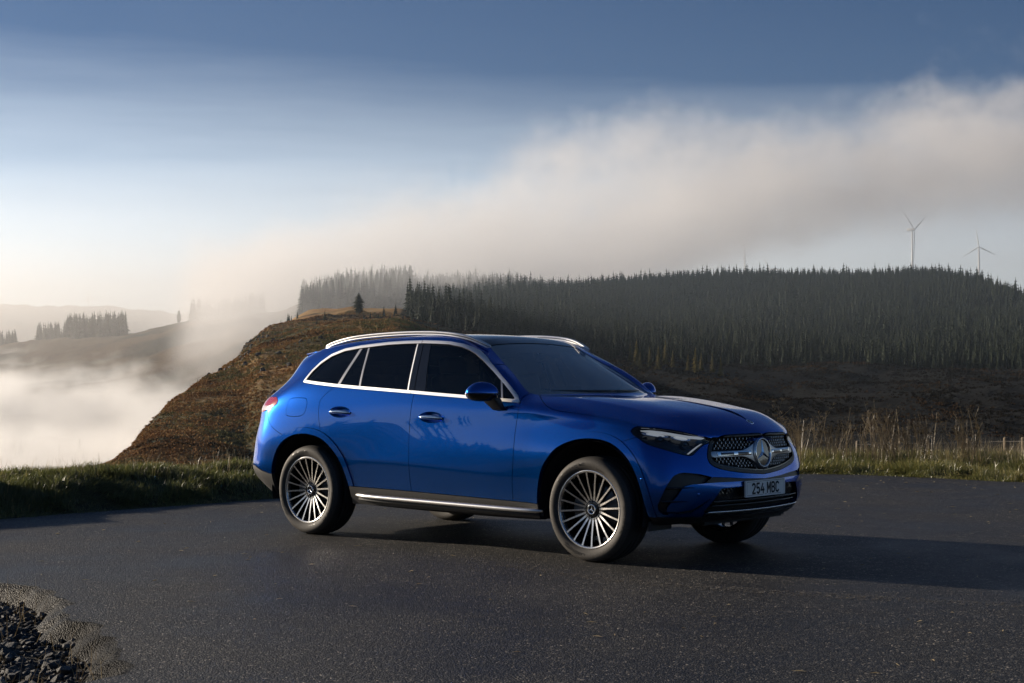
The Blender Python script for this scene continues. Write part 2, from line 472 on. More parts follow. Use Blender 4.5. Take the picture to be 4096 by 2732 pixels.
def sdf(poly, prj, dom=None):
    """signed distance (positive inside) to a closed polygon in a projection of the surface"""
    Q = np.asarray(poly, float)
    def f(V):
        X = prj(V); n = len(Q)
        lo, hi = Q.min(0)-.12, Q.max(0)+.12
        near = ((X > lo) & (X < hi)).all(1)
        out = np.full(len(X), -1.0); p = X[near]
        d = np.full(len(p), 1e9); ins = np.zeros(len(p), bool)
        for i in range(n):
            a, b = Q[i], Q[(i+1) % n]; ab = b-a; l2 = (ab**2).sum()
            if l2 < 1e-14: continue
            t = np.clip(((p-a)@ab)/l2, 0, 1)
            d = np.minimum(d, np.hypot(*(p-a-t[:, None]*ab).T))
            c = (a[1] > p[:, 1]) != (b[1] > p[:, 1])
            xi = a[0]+(p[:, 1]-a[1])*(b[0]-a[0])/((b[1]-a[1]) if abs(b[1]-a[1]) > 1e-12 else 1e-12)
            ins ^= c & (p[:, 0] < xi)
        out[near] = np.where(ins, d, -d)
        if dom is not None: out = np.minimum(out, dom(V))
        return out
    return f

def poly3(pts, prj): return prj(np.array(pts, float))

def finish(name, pt, mats, parent, off=0.0, rim=.012, mirror=None, both=False, rim_mat=None, thick=None, main_only=False):
    """turn a patch into an object; mirror=True gives the left-hand copy, both joins the two halves"""
    pt = pt.compact()
    if main_only:
        lab_ = np.arange(len(pt.V))
        while True:
            m_ = lab_[pt.F].min(1); l2_ = lab_.copy()
            for k_ in range(4): np.minimum.at(l2_, pt.F[:, k_], m_)
            if (l2_ == lab_).all(): break
            lab_ = l2_
        fl_ = lab_[pt.F[:, 0]]; u_, c_ = np.unique(fl_, return_counts=True)
        pt = Patch(pt.V, pt.N, pt.F[fl_ == u_[np.argmax(c_)]]).compact()
    V, N, F = pt.V+pt.N*off, pt.N, pt.F
    faces = [[a, b, c] if c == d else [a, b, c, d] for a, b, c, d in F.tolist()]
    nmain = len(faces)
    VV = V.tolist(); MI = [0]*nmain
    if rim:
        cnt = {}
        for f in faces:
            for i in range(len(f)):
                a, b = f[i], f[(i+1) % len(f)]
                k = (a, b) if a < b else (b, a)
                cnt[k] = None if k in cnt else (a, b)
        tp = {}; bt = {}
        for e in cnt.values():
            if e is None: continue
            a, b = e
            if both and abs(V[a][1]) < 2e-4 and abs(V[b][1]) < 2e-4: continue
            for v in (a, b):
                if v not in tp:
                    tp[v] = len(VV); VV.append(V[v].tolist())
                    bt[v] = len(VV); VV.append((V[v]-N[v]*rim).tolist())
            faces.append([tp[b], tp[a], bt[a], bt[b]]); MI.append(1 if rim_mat is not None else 0)
    VV = np.array(VV)
    ms = [mats]+([rim_mat] if rim_mat is not None else [])
    if both:
        W = VV*np.array([1, -1, 1]); n = len(VV)
        ymask = np.abs(VV[:, 1]) < 2e-4
        mp = np.where(ymask & (np.arange(n) < len(V)), np.arange(n), np.arange(n)+n)
        F2 = [[int(mp[i]) for i in f][::-1] for f in faces]
        o = mk(name, np.vstack([VV, W]), faces+F2, ms, parent, True, MI+MI)
        bm = bmesh.new(); bm.from_mesh(o.data)
        bmesh.ops.delete(bm, geom=[v for v in bm.verts if not v.link_faces], context='VERTS')
        bm.to_mesh(o.data); bm.free()
        return o
    if mirror:
        VV = VV*np.array([1, -1, 1]); faces = [f[::-1] for f in faces]
    return mk(name, VV, faces, ms, parent, True, MI)
# ------------------------------------------------------------------ cutting the body into panels
car = empty('car', (0, 0, 0))
tag(car, 'blue five-door SUV parked on the tarmac with bright alloy wheels', 'car')

DLO = [(-1.604,1.231),(-1.59,1.267),(-1.553,1.332),(-1.485,1.399),(-1.381,1.461),(-1.229,1.505),(-1.04,1.527),(-.727,1.548),(-.533,1.553),(-.335,1.553),(-.189,1.547),(-.055,1.539),(.075,1.518),(.150,1.496),(.228,1.465),(.341,1.405),(.471,1.325),(.606,1.232),(.690,1.168),(.742,1.125),(.784,1.077),(.604,1.088),(.42,1.098),(.233,1.110),(-.016,1.124),(-.274,1.140),(-.557,1.156),(-.886,1.174),(-1.194,1.193),(-1.412,1.210),(-1.57,1.225)]
ARCH_R = [(-1.87,.10),(-1.865,.471),(-1.821,.632),(-1.739,.738),(-1.600,.800),(-1.437,.814),(-1.263,.781),(-1.126,.699),(-1.025,.599),(-.965,.48),(-.945,.38),(-.94,.10)]
ARCH_F = [(.985,.10),(.99,.378),(1.030,.591),(1.092,.695),(1.178,.775),(1.319,.828),(1.465,.842),(1.605,.825),(1.714,.775),(1.806,.690),(1.870,.570),(1.915,.43),(1.93,.30),(1.935,.10)]
HEAD = [(1.768,-.879,.896),(1.766,-.870,.908),(1.781,-.859,.922),(1.815,-.843,.930),(1.88,-.823,.929),(1.953,-.778,.921),(2.011,-.714,.908),(2.068,-.647,.892),(2.123,-.576,.875),(2.156,-.513,.863),(2.164,-.490,.857),(2.15,-.504,.825),(2.145,-.528,.812),(2.137,-.552,.809),(2.131,-.590,.791),(2.127,-.634,.764),(2.122,-.667,.742),(2.112,-.693,.736),(2.09,-.731,.743),(2.055,-.779,.758),(2.015,-.82,.775),(1.97,-.852,.791),(1.919,-.877,.807),(1.88,-.89,.827),(1.826,-.892,.857),(1.793,-.89,.874)]
GRILLE_UP = [(2.165,-.496,.861),(2.178,-.464,.876),(2.191,-.404,.882),(2.215,-.309,.885),(2.240,-.19,.887),(2.252,-.09,.888),(2.262,0,.888)]
GRILLE_LO = [(2.264,0,.591),(2.259,-.111,.598),(2.244,-.251,.609),(2.223,-.379,.626),(2.204,-.48,.645),(2.188,-.534,.665),(2.177,-.557,.687),(2.167,-.563,.715),(2.159,-.554,.749),(2.15,-.53,.793),(2.149,-.507,.827)]
C_OUT = [(2.202,-.555,.593),(2.169,-.648,.615),(2.141,-.708,.623),(2.113,-.757,.628),(2.092,-.792,.624),(2.07,-.826,.605),(2.047,-.86,.55),(2.022,-.885,.481),(1.995,-.897,.417),(1.993,-.887,.379),(2.008,-.86,.353),(2.035,-.823,.345)]
C_IN = [(2.034,-.853,.378),(2.045,-.852,.402),(2.068,-.836,.439),(2.089,-.812,.47),(2.105,-.79,.505),(2.118,-.77,.535),(2.144,-.724,.547),(2.189,-.622,.553)]

def side_sdf(poly): return sdf(poly, prj_xz)
def low_line(V):
    xs = [-2.7,-2.138,-2.0,-1.91,-1.80,-.95,-.59,-.266,.239,.758,.988,1.80,1.86,1.90,1.95,2.0,2.3]
    zs = [.56,.53,.495,.477,.466,.411,.406,.401,.391,.380,.374,.372,.366,.345,.334,.330,.322]
    return np.interp(V[:, 0], xs, zs)-V[:, 2]          # >0 below the line

V0, N0, F0_ = make_body()
body = Patch(V0, N0, F0_)
arch_f, arch_r = side_sdf(catmull(ARCH_F, 3)), side_sdf(catmull(ARCH_R, 3))
# wheel openings
for a in (arch_f, arch_r):
    body = body.clip(-a(body.V))
whole = body
# lower cladding
low, body = body.split(low_line, .0025)
PANELS = []           # (name, patch, material, offset, rim, both, extra)
def add(*a, **k): PANELS.append((a, k))

# wheel-arch flares in body colour
fl_r, body = body.split(lambda V: np.minimum(arch_r(V)+.050, 1.0), .0015)
fl_f, body = body.split(lambda V: np.minimum(arch_f(V)+.046, 1.0), .0015)

# side glass with bright surround
dlo_poly = DLO
dlo = side_sdf(dlo_poly)
side_open, body = body.split(lambda V: np.where(V[:, 2] > 1.0, dlo(V), -1), .001)
# the moulding sits inside the edge of the opening
mould = side_open.clip(.023-dlo(side_open.V))
glassy = side_open.clip(dlo(side_open.V)-.0235)

# windscreen
WS = [(0,1.536),(.10,1.535),(.23,1.531),(.36,1.524),(.46,1.517),(.53,1.508),(.548,1.502),(.584,1.441),(.65,1.33),(.712,1.216),(.728,1.178),(.735,1.155),(.72,1.140),(.62,1.140),(.50,1.144),(.27,1.148),(0,1.150)]
ws_f = sdf([(-.05, 1.536)]+WS+[(-.05, 1.150)], prj_yz, lambda V: np.where(V[:, 0] > 0, 1.0, -1.0))
ws, body = body.split(ws_f, .002)
# rear glass
RG = [(-.05,1.235),(.50,1.235),(.585,1.25),(.60,1.31),(.565,1.385),(.525,1.455),(.48,1.472),(-.05,1.482)]
rg_f = sdf(RG, prj_yz, lambda V: np.where(V[:, 0] < -1.5, 1.0, -1.0))
rglass, body = body.split(rg_f, .002)
# glass roof
RF = [(.199,-.05),(.202,.25),(.200,.45),(.190,.545),(.10,.562),(-.3,.575),(-.9,.575),(-1.30,.56),(-1.42,.545),(-1.42,-.05)]
rf_f = sdf(RF, prj_xy, lambda V: np.where(V[:, 2] > 1.40, 1.0, -1.0))
roof, body = body.split(rf_f, .002)
roof_front = roof.clip(roof.V[:, 0]-(.100-.05*(np.abs(roof.V[:, 1])/.55)**2*-.6)-.002)
roof_back = roof.clip(-(roof.V[:, 0]-(.100-.05*(np.abs(roof.V[:, 1])/.55)**2*-.6))-.002)
# bonnet
HL = [(.805,-.675,1.132),(.936,-.81,1.098),(.985,-.852,1.085),(1.022,-.879,1.074),(1.063,-.893,1.06),(1.124,-.895,1.042),(1.231,-.892,1.03),(1.386,-.88,1.011),(1.487,-.867,.996),(1.586,-.855,.982),(1.655,-.848,.97),(1.727,-.845,.954),(1.815,-.843,.932)]
hood_pts = [(.805,-.675,1.132)]+HL[1:]+HEAD[4:10]+[(2.16,-.50,.866)]+GRILLE_UP[1:]
hp = [tuple(p) for p in poly3(hood_pts, prj_hood)]
hp = hp+[(2.262, (-.05-.888)*.7071), (.97, (-.05-1.12)*.7071), (.97, (-.20-1.142)*.7071), (.93, (.40-1.142)*.7071), (.86, (.58-1.138)*.7071)]
hood_f = sdf(hp, prj_hood, lambda V: np.where((V[:, 0] > .70) & (V[:, 2] > .82) & (V[:, 2] < 1.16), 1.0, -1.0))
hood, body = body.split(hood_f, .0025)
# grille, headlamp, bumper openings
front_dom = lambda V: np.where((V[:, 0] > 1.5), 1.0, -1.0)
gp = poly3(GRILLE_UP+GRILLE_LO, prj_front)
gp = np.vstack([gp[:7]+0, [[gp[6][0]+.08, gp[6][1]]], [[gp[7][0]+.08, gp[7][1]]], gp[7:]])
grille_f = sdf(gp, prj_front, front_dom)
grille, body = body.split(grille_f, .002)
head_f = sdf(poly3(HEAD, prj_front), prj_front, front_dom)
head, body = body.split(head_f, .0025)
c_f = sdf(poly3(C_OUT+C_IN, prj_front), prj_front, front_dom)
c_in, body = body.split(c_f, .0)
STRIP = poly3([(2.189,-.622,.553),(2.202,-.555,.593),(2.214,-.498,.590),(2.231,-.394,.584),(2.251,-.246,.572),(2.262,0,.562)], prj_front)
STRIP = np.vstack([STRIP, [[STRIP[-1][0]+.08, .562], [STRIP[-1][0]+.08, .549]], poly3([(2.27,0,.549),(2.252,-.271,.553),(2.219,-.506,.555)], prj_front)])
strip_f = sdf(STRIP, prj_front, front_dom)
strip, body = body.split(strip_f, .0)
LOWG = poly3([(2.225,-.492,.510),(2.228,-.479,.515),(2.257,-.256,.518),(2.27,0,.518)], prj_front)
LOWG = np.vstack([LOWG, [[LOWG[-1][0]+.08, .518], [LOWG[-1][0]+.08, .340]], poly3([(2.24,0,.338),(2.206,-.417,.342),(2.170,-.590,.350),(2.163,-.610,.362),(2.198,-.567,.42),(2.222,-.508,.486)], prj_front)])
lowg_f = sdf(LOWG, prj_front, front_dom)
lowg, body = body.split(lowg_f, .0)
GROOVE = [(2.223,-.509,.490),(2.199,-.581,.452),(2.166,-.646,.411),(2.127,-.701,.377),(2.087,-.765,.369),(2.035,-.846,.371),(2.035,-.844,.358),(2.087,-.765,.352),(2.127,-.701,.359),(2.166,-.646,.395),(2.199,-.581,.441)]
groove_f = sdf(poly3(GROOVE, prj_front), prj_front, front_dom)
groove, body = body.split(groove_f, .0)
# front bumper against wing
bump_f = side_sdf([(1.60,.10),(1.60,.80),(1.661,.809),(1.742,.834),(1.82,.856),(1.86,.90),(2.6,1.0),(2.6,.1)])
fbump, body = body.split(bump_f, .002)
# doors
FD = [(-.30,1.36),(-.274,1.14),(-.284,1.048),(-.288,.95),(-.283,.776),(-.268,.614),(-.264,.401),(-.264,.2),(.758,.2),(.758,.38),(.772,.649),(.771,.852),(.775,.934),(.784,1.015),(.784,1.077),(.70,1.36)]
RD = [(-.264,.2),(-.264,.401),(-.268,.614),(-.283,.776),(-.288,.95),(-.284,1.048),(-.274,1.14),(-.30,1.36),(-1.0,1.40),(-1.194,1.193),(-1.233,1.159),(-1.275,1.132),(-1.310,1.100),(-1.326,1.068),(-1.320,.993),(-1.308,.936),(-1.28,.85),(-1.28,.2)]
sidedom = lambda V: np.where(np.abs(V[:, 1]) > .55, 1.0, -1.0)
fdoor, body = body.split(sdf(FD, prj_xz, sidedom), .0024)
rdoor, body = body.split(sdf(RD, prj_xz, sidedom), .0024)
FUEL = catmull([(-1.715,1.080),(-1.69,1.098),(-1.608,1.103),(-1.515,1.101),(-1.489,1.088),(-1.475,1.055),(-1.48,1.01),(-1.493,.978),(-1.529,.957),(-1.609,.950),(-1.702,.955),(-1.726,.975),(-1.725,1.027)], 3, True)
fuel, body = body.split(sdf(FUEL, prj_xz, sidedom), .0022)
TAIL = [(-2.33,-.36,1.10),(-2.05,-.804,1.108),(-1.906,-.857,1.107),(-1.866,-.876,1.080),(-1.872,-.888,1.050),(-1.91,-.888,1.030),(-1.99,-.881,1.003),(-2.086,-.855,.980),(-2.33,-.36,.985)]
tail, body = body.split(sdf(poly3(TAIL, prj_rear), prj_rear, lambda V: np.where(V[:, 0] < -1.7, 1.0, -1.0)), .0015)
RB = [(-2.7,.985),(-2.086,.985),(-2.003,.995),(-1.974,.945),(-1.943,.902),(-1.898,.864),(-1.825,.829),(-1.741,.798),(-1.74,.2),(-2.7,.2)]
rbump, body = body.split(side_sdf(RB), .002)
tg_f = sdf([(-.05,.99),(.62,.99),(.62,1.13),(.63,1.24),(.62,1.32),(.58,1.40),(.54,1.47),(.50,1.49),(-.05,1.50)], prj_yz, lambda V: np.where(V[:, 0] < -1.62, 1.0, -1.0))
tgate, body = body.split(tg_f, .002)
WING = [(.72,.2),(.72,1.0),(.74,1.155),(1.2,1.157),(2.4,1.1),(2.4,.2)]
wing, body = body.split(side_sdf(WING), .0015)

def ell(cx, cz, a, b, tilt=0.0):
    c, sn = math.cos(tilt), math.sin(tilt)
    def f(V):
        dx, dz = V[:, 0]-cx, V[:, 2]-cz
        u, w = dx*c+dz*sn, -dx*sn+dz*c
        q = np.sqrt((u/a)**2+(w/b)**2)
        return np.where(np.abs(V[:, 1]) > .5, (1-q)*min(a, b), -1.0)
    return f
CUP_R, CUP_F = ell(-1.069, .993, .122, .045, -.02), ell(-.068, .964, .124, .043, -.03)
cup_r, rdoor = rdoor.split(CUP_R, .0005)
cup_f, fdoor = fdoor.split(CUP_F, .0005)

# ---- objects
fin = finish
front_bumper = fin('front_bumper', fbump, paint, car, rim=.035, both=True)
bonnet = fin('bonnet', hood, paint, car, rim=.014, both=True)
fin('windscreen', ws, glass_ws, car, off=-.004, rim=.004, both=True)
fin('rear_window', rglass, glass_priv, car, off=-.004, rim=.004, both=True)
fin('roof_panel', roof_front, black_gloss, car, off=-.001, rim=.01, both=True)
fin('glass_roof', roof_back, black_gloss, car, off=-.001, rim=.01, both=True)
fin('tailgate', tgate, paint, car, rim=.014, both=True)
fin('rear_bumper', rbump, paint, car, rim=.02, both=True)
DOORS = {}
for mir in (False, True):
    sd = 'm' if mir else 'r'
    fin('front_wing', wing, paint, car, rim=.014, mirror=mir, main_only=True)
    DOORS['f'+sd] = fin('front_door', fdoor, paint, car, rim=.014, mirror=mir)
    DOORS['r'+sd] = fin('rear_door', rdoor, paint, car, rim=.014, mirror=mir)
    fin('body_side', body, paint, car, rim=.014, mirror=mir)
    fin('fuel_flap', fuel, paint, car, off=.0005, rim=.01) if not mir else None
    fin('wheel_arch_trim', fl_f, paint, car, off=.007, rim=.04, mirror=mir)
    fin('wheel_arch_trim', fl_r, paint, car, off=.007, rim=.04, mirror=mir)
    lowm = low.V[:, 0]
    fin('sill_trim', low.clip(np.minimum(np.minimum(lowm+1.3, 1.3-lowm), low.V[:, 2]-.272)), clad, car, off=.004, rim=.03, mirror=mir)
    tl = fin('tail_lamp', tail, tail_m, car, off=.003, rim=.012, mirror=mir)
    # side windows
    g = glassy
    def band(a, b):
        """the piece between two slanted lines given as (x at z=1.15, x at z=1.53)"""
        def cutp(q):
            t = (q.V[:, 2]-1.15)/.38; q = q.clip(q.V[:, 0]-(a[0]+(a[1]-a[0])*t))
            t = (q.V[:, 2]-1.15)/.38; return q.clip((b[0]+(b[1]-b[0])*t)-q.V[:, 0])
        return cutp
    FAR = 9
    quarter = band((-FAR, -FAR), (-1.192, -1.040))(g)
    div1 = band((-1.190, -1.038), (-1.160, -1.008))(g)
    fixed = band((-1.158, -1.006), (-.905, -.957))(g)
    div2 = band((-.903, -.955), (-.884, -.936))(g)
    rwin = band((-.882, -.934), (-.358, -.402))(g)
    rstrip = band((-.357, -.401), (-.345, -.389))(g)
    bpil = band((-.344, -.388), (-.284, -.332))(g)
    bpil2 = band((-.277, -.325), (-.165, -.252))(g)
    fwin = band((-.163, -.250), (.585, .43))(g)
    sail_s = band((.587, .432), (.602, .447))(g)
    sail = band((.604, .449), (FAR, FAR))(g)
    fd, rd_ = DOORS['f'+sd], DOORS['r'+sd]
    fin('quarter_window', quarter, glass_priv, car, off=-.006, rim=.004, mirror=mir)
    fin('window_pillar_trim', div1, satin, rd_, off=-.003, rim=.008, mirror=mir)
    fin('fixed_window', fixed, glass_priv, rd_, off=-.006, rim=.004, mirror=mir)
    fin('window_pillar_trim', div2, satin, rd_, off=-.003, rim=.008, mirror=mir)
    fin('window', rwin, glass_priv, rd_, off=-.006, rim=.004, mirror=mir)
    fin('window_edge_trim', rstrip, chrome, rd_, off=-.003, rim=.006, mirror=mir)
    fin('pillar_cover', bpil, black_gloss, rd_, off=-.003, rim=.01, mirror=mir)
    fin('pillar_cover', bpil2, black_gloss, fd, off=-.003, rim=.01, mirror=mir)
    fin('window', fwin, glass_side, fd, off=-.006, rim=.004, mirror=mir)
    fin('window_edge_trim', sail_s, satin, fd, off=-.002, rim=.01, mirror=mir)
    fin('sail_window', sail, glass_priv, fd, off=-.006, rim=.004, mirror=mir)
    m = mould
    mx = m.V[:, 0]-(-.310-(m.V[:, 2]-1.15)*.10)
    fin('window_surround', m.clip(mx-.0025), chrome, car, off=.004, rim=.012, mirror=mir)
    fin('window_surround', m.clip(-mx-.0025), chrome, car, off=.004, rim=.012, mirror=mir)
lowx = low.V[:, 0]
fin('rear_valance', low.clip(-1.3-lowx), clad, car, off=.003, rim=.03, both=True)
fin('front_lip', low.clip(lowx-1.3), black_sat, car, off=.002, rim=.03, both=True)

# dark lining just inside the skin (shuts the view through the gaps)
lin = whole
for f, g_ in ((dlo, .035), (ws_f, .03), (rg_f, .03), (rf_f, -9)):
    if g_ > 0:
        ff = f(lin.V)
        if f is dlo: ff = np.where(lin.V[:, 2] > 1.0, ff, -1)
        lin = lin.clip(g_-ff) if False else lin.clip(-(ff-.012))
lin = lin.clip(.035-np.maximum(head_f(lin.V), -1)) if False else lin
fin('inner_lining', lin, lining_m, car, off=-.055, rim=0, both=True)
# ------------------------------------------------------------------ car details
def offs_patch(pt, fn):
    return Patch(pt.V+pt.N*fn(pt.V)[:, None], pt.N, pt.F)

def flipy(V): return np.asarray(V)*np.array([1, -1, 1])

def both_sides(name, V, F, mats, parent=None, smooth=True, midx=None, parents=None):
    out = []
    for mir in (False, True):
        VV = flipy(V) if mir else np.asarray(V)
        FF = [list(f)[::-1] for f in F] if mir else F
        out.append(mk(name, VV, FF, mats, parents[mir] if parents else parent, smooth, midx))
    return out

# door handles
for (cup, cx, cz, fe, key) in ((cup_r, -1.069, .993, CUP_R, 'r'), (cup_f, -.068, .964, CUP_F, 'f')):
    for mir in (False, True):
        par = DOORS[key+('m' if mir else 'r')]
        dish = offs_patch(cup, lambda V: -np.clip(fe(V), 0, 1)*.9*(1-.2*np.clip(fe(V), 0, 1)/.04))
        finish('handle_recess', dish, paint, par, rim=.0, mirror=mir)
        yb = -.914 if key == 'r' else -.909
        xs = np.linspace(-.121, .121, 15)
        path = [(cx+x, yb-.016*math.sqrt(max(0, 1-(x/.124)**2))+.002, cz-.004-.02*x+.004*(1-(x/.121)**2)) for x in xs]
        rr = [.0035+.0125*math.sqrt(max(0, 1-(x/.124)**4)) for x in xs]
        V, F = tube(path, rr, 10, True, 1.15)
        if mir: V = flipy(V); F = [f[::-1] for f in F]
        h = mk('handle', V, F, [paint, chrome2], par)
        recalc(h)
        h.data.polygons.foreach_set('material_index', [1 if (p.normal.z > .15 and abs(p.normal.y) > .3) else 0 for p in h.data.polygons])

# mirrors
def superell(c, ax, ra, rb, rt, rbm, n=28, m=18, e1=.75, e2=.8):
    V = []; F = []
    ca, sa = math.cos(ax), math.sin(ax)
    sp = lambda v, e: math.copysign(abs(v)**e, v)
    for i in range(m+1):
        ph = -math.pi/2+math.pi*i/m
        for j in range(n):
            th = 2*math.pi*j/n
            u = ra*sp(math.cos(ph), e1)*sp(math.cos(th), e2); w = rb*sp(math.cos(ph), e1)*sp(math.sin(th), e2)
            z = (rt if ph > 0 else rbm)*sp(math.sin(ph), .95)
            taper = 1-.22*max(0, z/rt)**2
            u *= taper; w *= taper
            V.append((c[0]+u*sa+w*ca, c[1]-u*ca+w*sa, c[2]+z))
    for i in range(m):
        for j in range(n): F.append([i*n+j, i*n+(j+1) % n, (i+1)*n+(j+1) % n, (i+1)*n+j])
    return np.array(V), F
mc = (.548, -1.018, 1.148)
Vm, Fm = superell(mc, -.62, .122, .072, .082, .060)
# near-flat mirror face at the back
Vm[:, 0] = np.maximum(Vm[:, 0], mc[0]-.060-(Vm[:, 1]-mc[1])*-.55)
mir_mat = [0 if np.mean([Vm[i][2] for i in f]) > 1.147 else 1 for f in Fm]
fdp = {False: DOORS['fr'], True: DOORS['fm']}
both_sides('door_mirror', Vm, Fm, [paint, black_gloss], midx=mir_mat, parents=fdp)
ring = [(mc[0]+x, mc[1]+y, 1.1475) for x, y in [(-.06*math.cos(t)+.0, 0) for t in ()]]
mb = MB()
def hexa(mb, lo, hi, m=0):
    mb.add(list(lo)+list(hi), [[3, 2, 1, 0], [4, 5, 6, 7], [0, 1, 5, 4], [1, 2, 6, 5], [2, 3, 7, 6], [3, 0, 4, 7]], m)
hexa(mb, [(.565, -.885, 1.022), (.665, -.885, 1.026), (.660, -.925, 1.028), (.568, -.925, 1.024)],
     [(.525, -.935, 1.115), (.655, -.93, 1.115), (.640, -1.0, 1.115), (.50, -1.0, 1.115)])
for mir in (False, True):
    o = mk('mirror_arm', flipy(mb.V) if mir else mb.V, [f[::-1] for f in mb.F] if mir else mb.F, black_sat, fdp[mir])
    bevel(o, .012, 3)

# roof rails
rx = np.array([-1.545, -1.50, -1.387, -1.197, -.944, -.618, -.303, -.074, .076, .175, .235, .262])
rz = np.array([1.522, 1.548, 1.576, 1.604, 1.621, 1.630, 1.626, 1.608, 1.580, 1.545, 1.517, 1.503])
pth = catmull(np.stack([rx, np.full(12, -.655), rz], 1), 4)
pth[:, 1] += .05*np.clip((pth[:, 0]+.05)/.3, 0, 1)**1.5+.02*np.clip((-1.2-pth[:, 0])/.35, 0, 1)
k = len(pth); tt = np.linspace(0, 1, k)
taper = np.clip(np.minimum(tt/.06, (1-tt)/.10), .12, 1)**.6
def rail(dz, hh, wy, name, mat):
    V = []; F = []; n = 10
    for i in range(k):
        for j in range(n):
            a = 2*math.pi*j/n; c, s_ = math.cos(a), math.sin(a)
            sp = lambda v: math.copysign(abs(v)**.7, v)
            V.append(pth[i]+np.array([0, wy*sp(c)*taper[i], dz*taper[i]+hh*sp(s_)*taper[i]]))
    for i in range(k-1):
        for j in range(n): F.append([i*n+j, i*n+(j+1) % n, (i+1)*n+(j+1) % n, (i+1)*n+j])
    F.append(list(range(n))[::-1]); F.append([(k-1)*n+j for j in range(n)])
    for o in both_sides(name, V, F, mat, car): recalc(o)
rail(-.007, .0085, .017, 'roof_rail', chrome)
rail(-.0265, .0085, .015, 'rail_foot', chrome)
rail(-.017, .006, .008, 'rail_groove', black_sat)

# running boards
bx = np.linspace(-.88, 1.02, 40)
pb = np.stack([bx, -.955+.05*np.abs((bx-.07)/.95)**8, .344-.0115*(bx+.84)+.0*bx], 1)
V, F = tube(pb, .017*np.clip(np.minimum((bx+.90)/.06, (1.04-bx)/.06), .3, 1)**.5, 10, True, .9)
both_sides('running_board', V, F, chrome, car)
mb = MB()
for i in range(39):
    a, b = pb[i], pb[i+1]
    mb.add([(a[0], a[1]+.012, a[2]+.008), (b[0], b[1]+.012, b[2]+.008), (b[0], -.85, b[2]+.016), (a[0], -.85, a[2]+.016),
            (a[0], a[1]+.012, a[2]-.035), (b[0], b[1]+.012, b[2]-.035)], [[0, 1, 2, 3], [4, 5, 1, 0]], 0)
both_sides('step_pad', mb.V, mb.F, black_sat, car, smooth=False)
mb = MB()
for i in range(1, 38):
    for q in (0, 1, 2):
        c = pb[i]
        mb.box((c[0]+.02*(q % 2), c[1]+.030+.016*q, c[2]+.0125+.0012*q), (.026, .006, .005))
for o in both_sides('step_studs', mb.V, mb.F, rubber, car, smooth=False): tag(o, kind='stuff')

# ------------------------------------------------------------------ wheels
HZ = .3575
def tyre_profile():
    return [(.262, .020), (.263, .006), (.270, -.002), (.284, -.009), (.300, -.0145), (.318, -.0155), (.333, -.011), (.345, -.001), (.353, .012), (.3585, .030), (.3610, .052),
            (.3618, .070), (.354, .072), (.354, .080), (.3625, .082), (.3632, .112), (.355, .114), (.355, .123), (.3635, .125), (.3632, .155), (.355, .157), (.355, .165), (.3622, .167),
            (.3605, .195), (.357, .212), (.350, .228), (.338, .240), (.318, .245), (.290, .240), (.265, .225)]
tp = tyre_profile()
NT = 120
tyV, tyF = lathe_y(tp, NT)
tyV = np.array(tyV)
tread_rub = principled('tyre_tread', (.020, .019, .018), .75)
_tc = nd(tread_rub, 'ShaderNodeTexCoord'); _sx = nd(tread_rub, 'ShaderNodeSeparateXYZ'); L(tread_rub, _tc.outputs['Object'], _sx.inputs[0])
_at = nd(tread_rub, 'ShaderNodeMath', operation='ARCTAN2'); L(tread_rub, _sx.outputs[0], _at.inputs[0]); L(tread_rub, _sx.outputs[2], _at.inputs[1])
_m1 = nd(tread_rub, 'ShaderNodeMath', operation='MULTIPLY_ADD'); L(tread_rub, _at.outputs[0], _m1.inputs[0]); _m1.inputs[1].default_value = 62; 
_m0 = nd(tread_rub, 'ShaderNodeMath', operation='MULTIPLY'); L(tread_rub, _sx.outputs[1], _m0.inputs[0]); _m0.inputs[1].default_value = 55; L(tread_rub, _m0.outputs[0], _m1.inputs[2])
_s1 = nd(tread_rub, 'ShaderNodeMath', operation='SINE'); L(tread_rub, _m1.outputs[0], _s1.inputs[0])
_g1 = nd(tread_rub, 'ShaderNodeMath', operation='GREATER_THAN'); L(tread_rub, _s1.outputs[0], _g1.inputs[0]); _g1.inputs[1].default_value = -.75
_b = bump(tread_rub, _g1.outputs[0], 1.0, .004); L(tread_rub, _b.outputs[0], P(tread_rub).inputs['Normal'])
NPf = len(tp)-1
ty_mi = [(1 if 8 <= i <= 23 else 0) for _j in range(NT) for i in range(NPf)]

def text_mesh(body, size, bold=.0):
    cu = bpy.data.curves.new('lettering', 'FONT'); cu.body = body; cu.size = size; cu.resolution_u = 2
    cu.align_x = 'CENTER'; cu.offset = bold
    o = bpy.data.objects.new('lettering', cu); COL.objects.link(o)
    dg = bpy.context.evaluated_depsgraph_get()
    me = bpy.data.meshes.new_from_object(o.evaluated_get(dg))
    V = np.array([v.co[:] for v in me.vertices]); F = [list(p.vertices) for p in me.polygons]
    bpy.data.objects.remove(o); bpy.data.curves.remove(cu); bpy.data.meshes.remove(me)
    return V, F
pr = np.array([(r, y) for r, y in tp[2:9]])
def arc_text(body, size, r0, ang, bold=.0004, sx=1.0):
    V, F = text_mesh(body, size, bold)
    out = []
    for x, y, z in V:
        r = r0+y; a = ang+x*sx/r0
        out.append((r*math.sin(a), np.interp(r, pr[:, 0], pr[:, 1])-.0016, r*math.cos(a)))
    return out, F
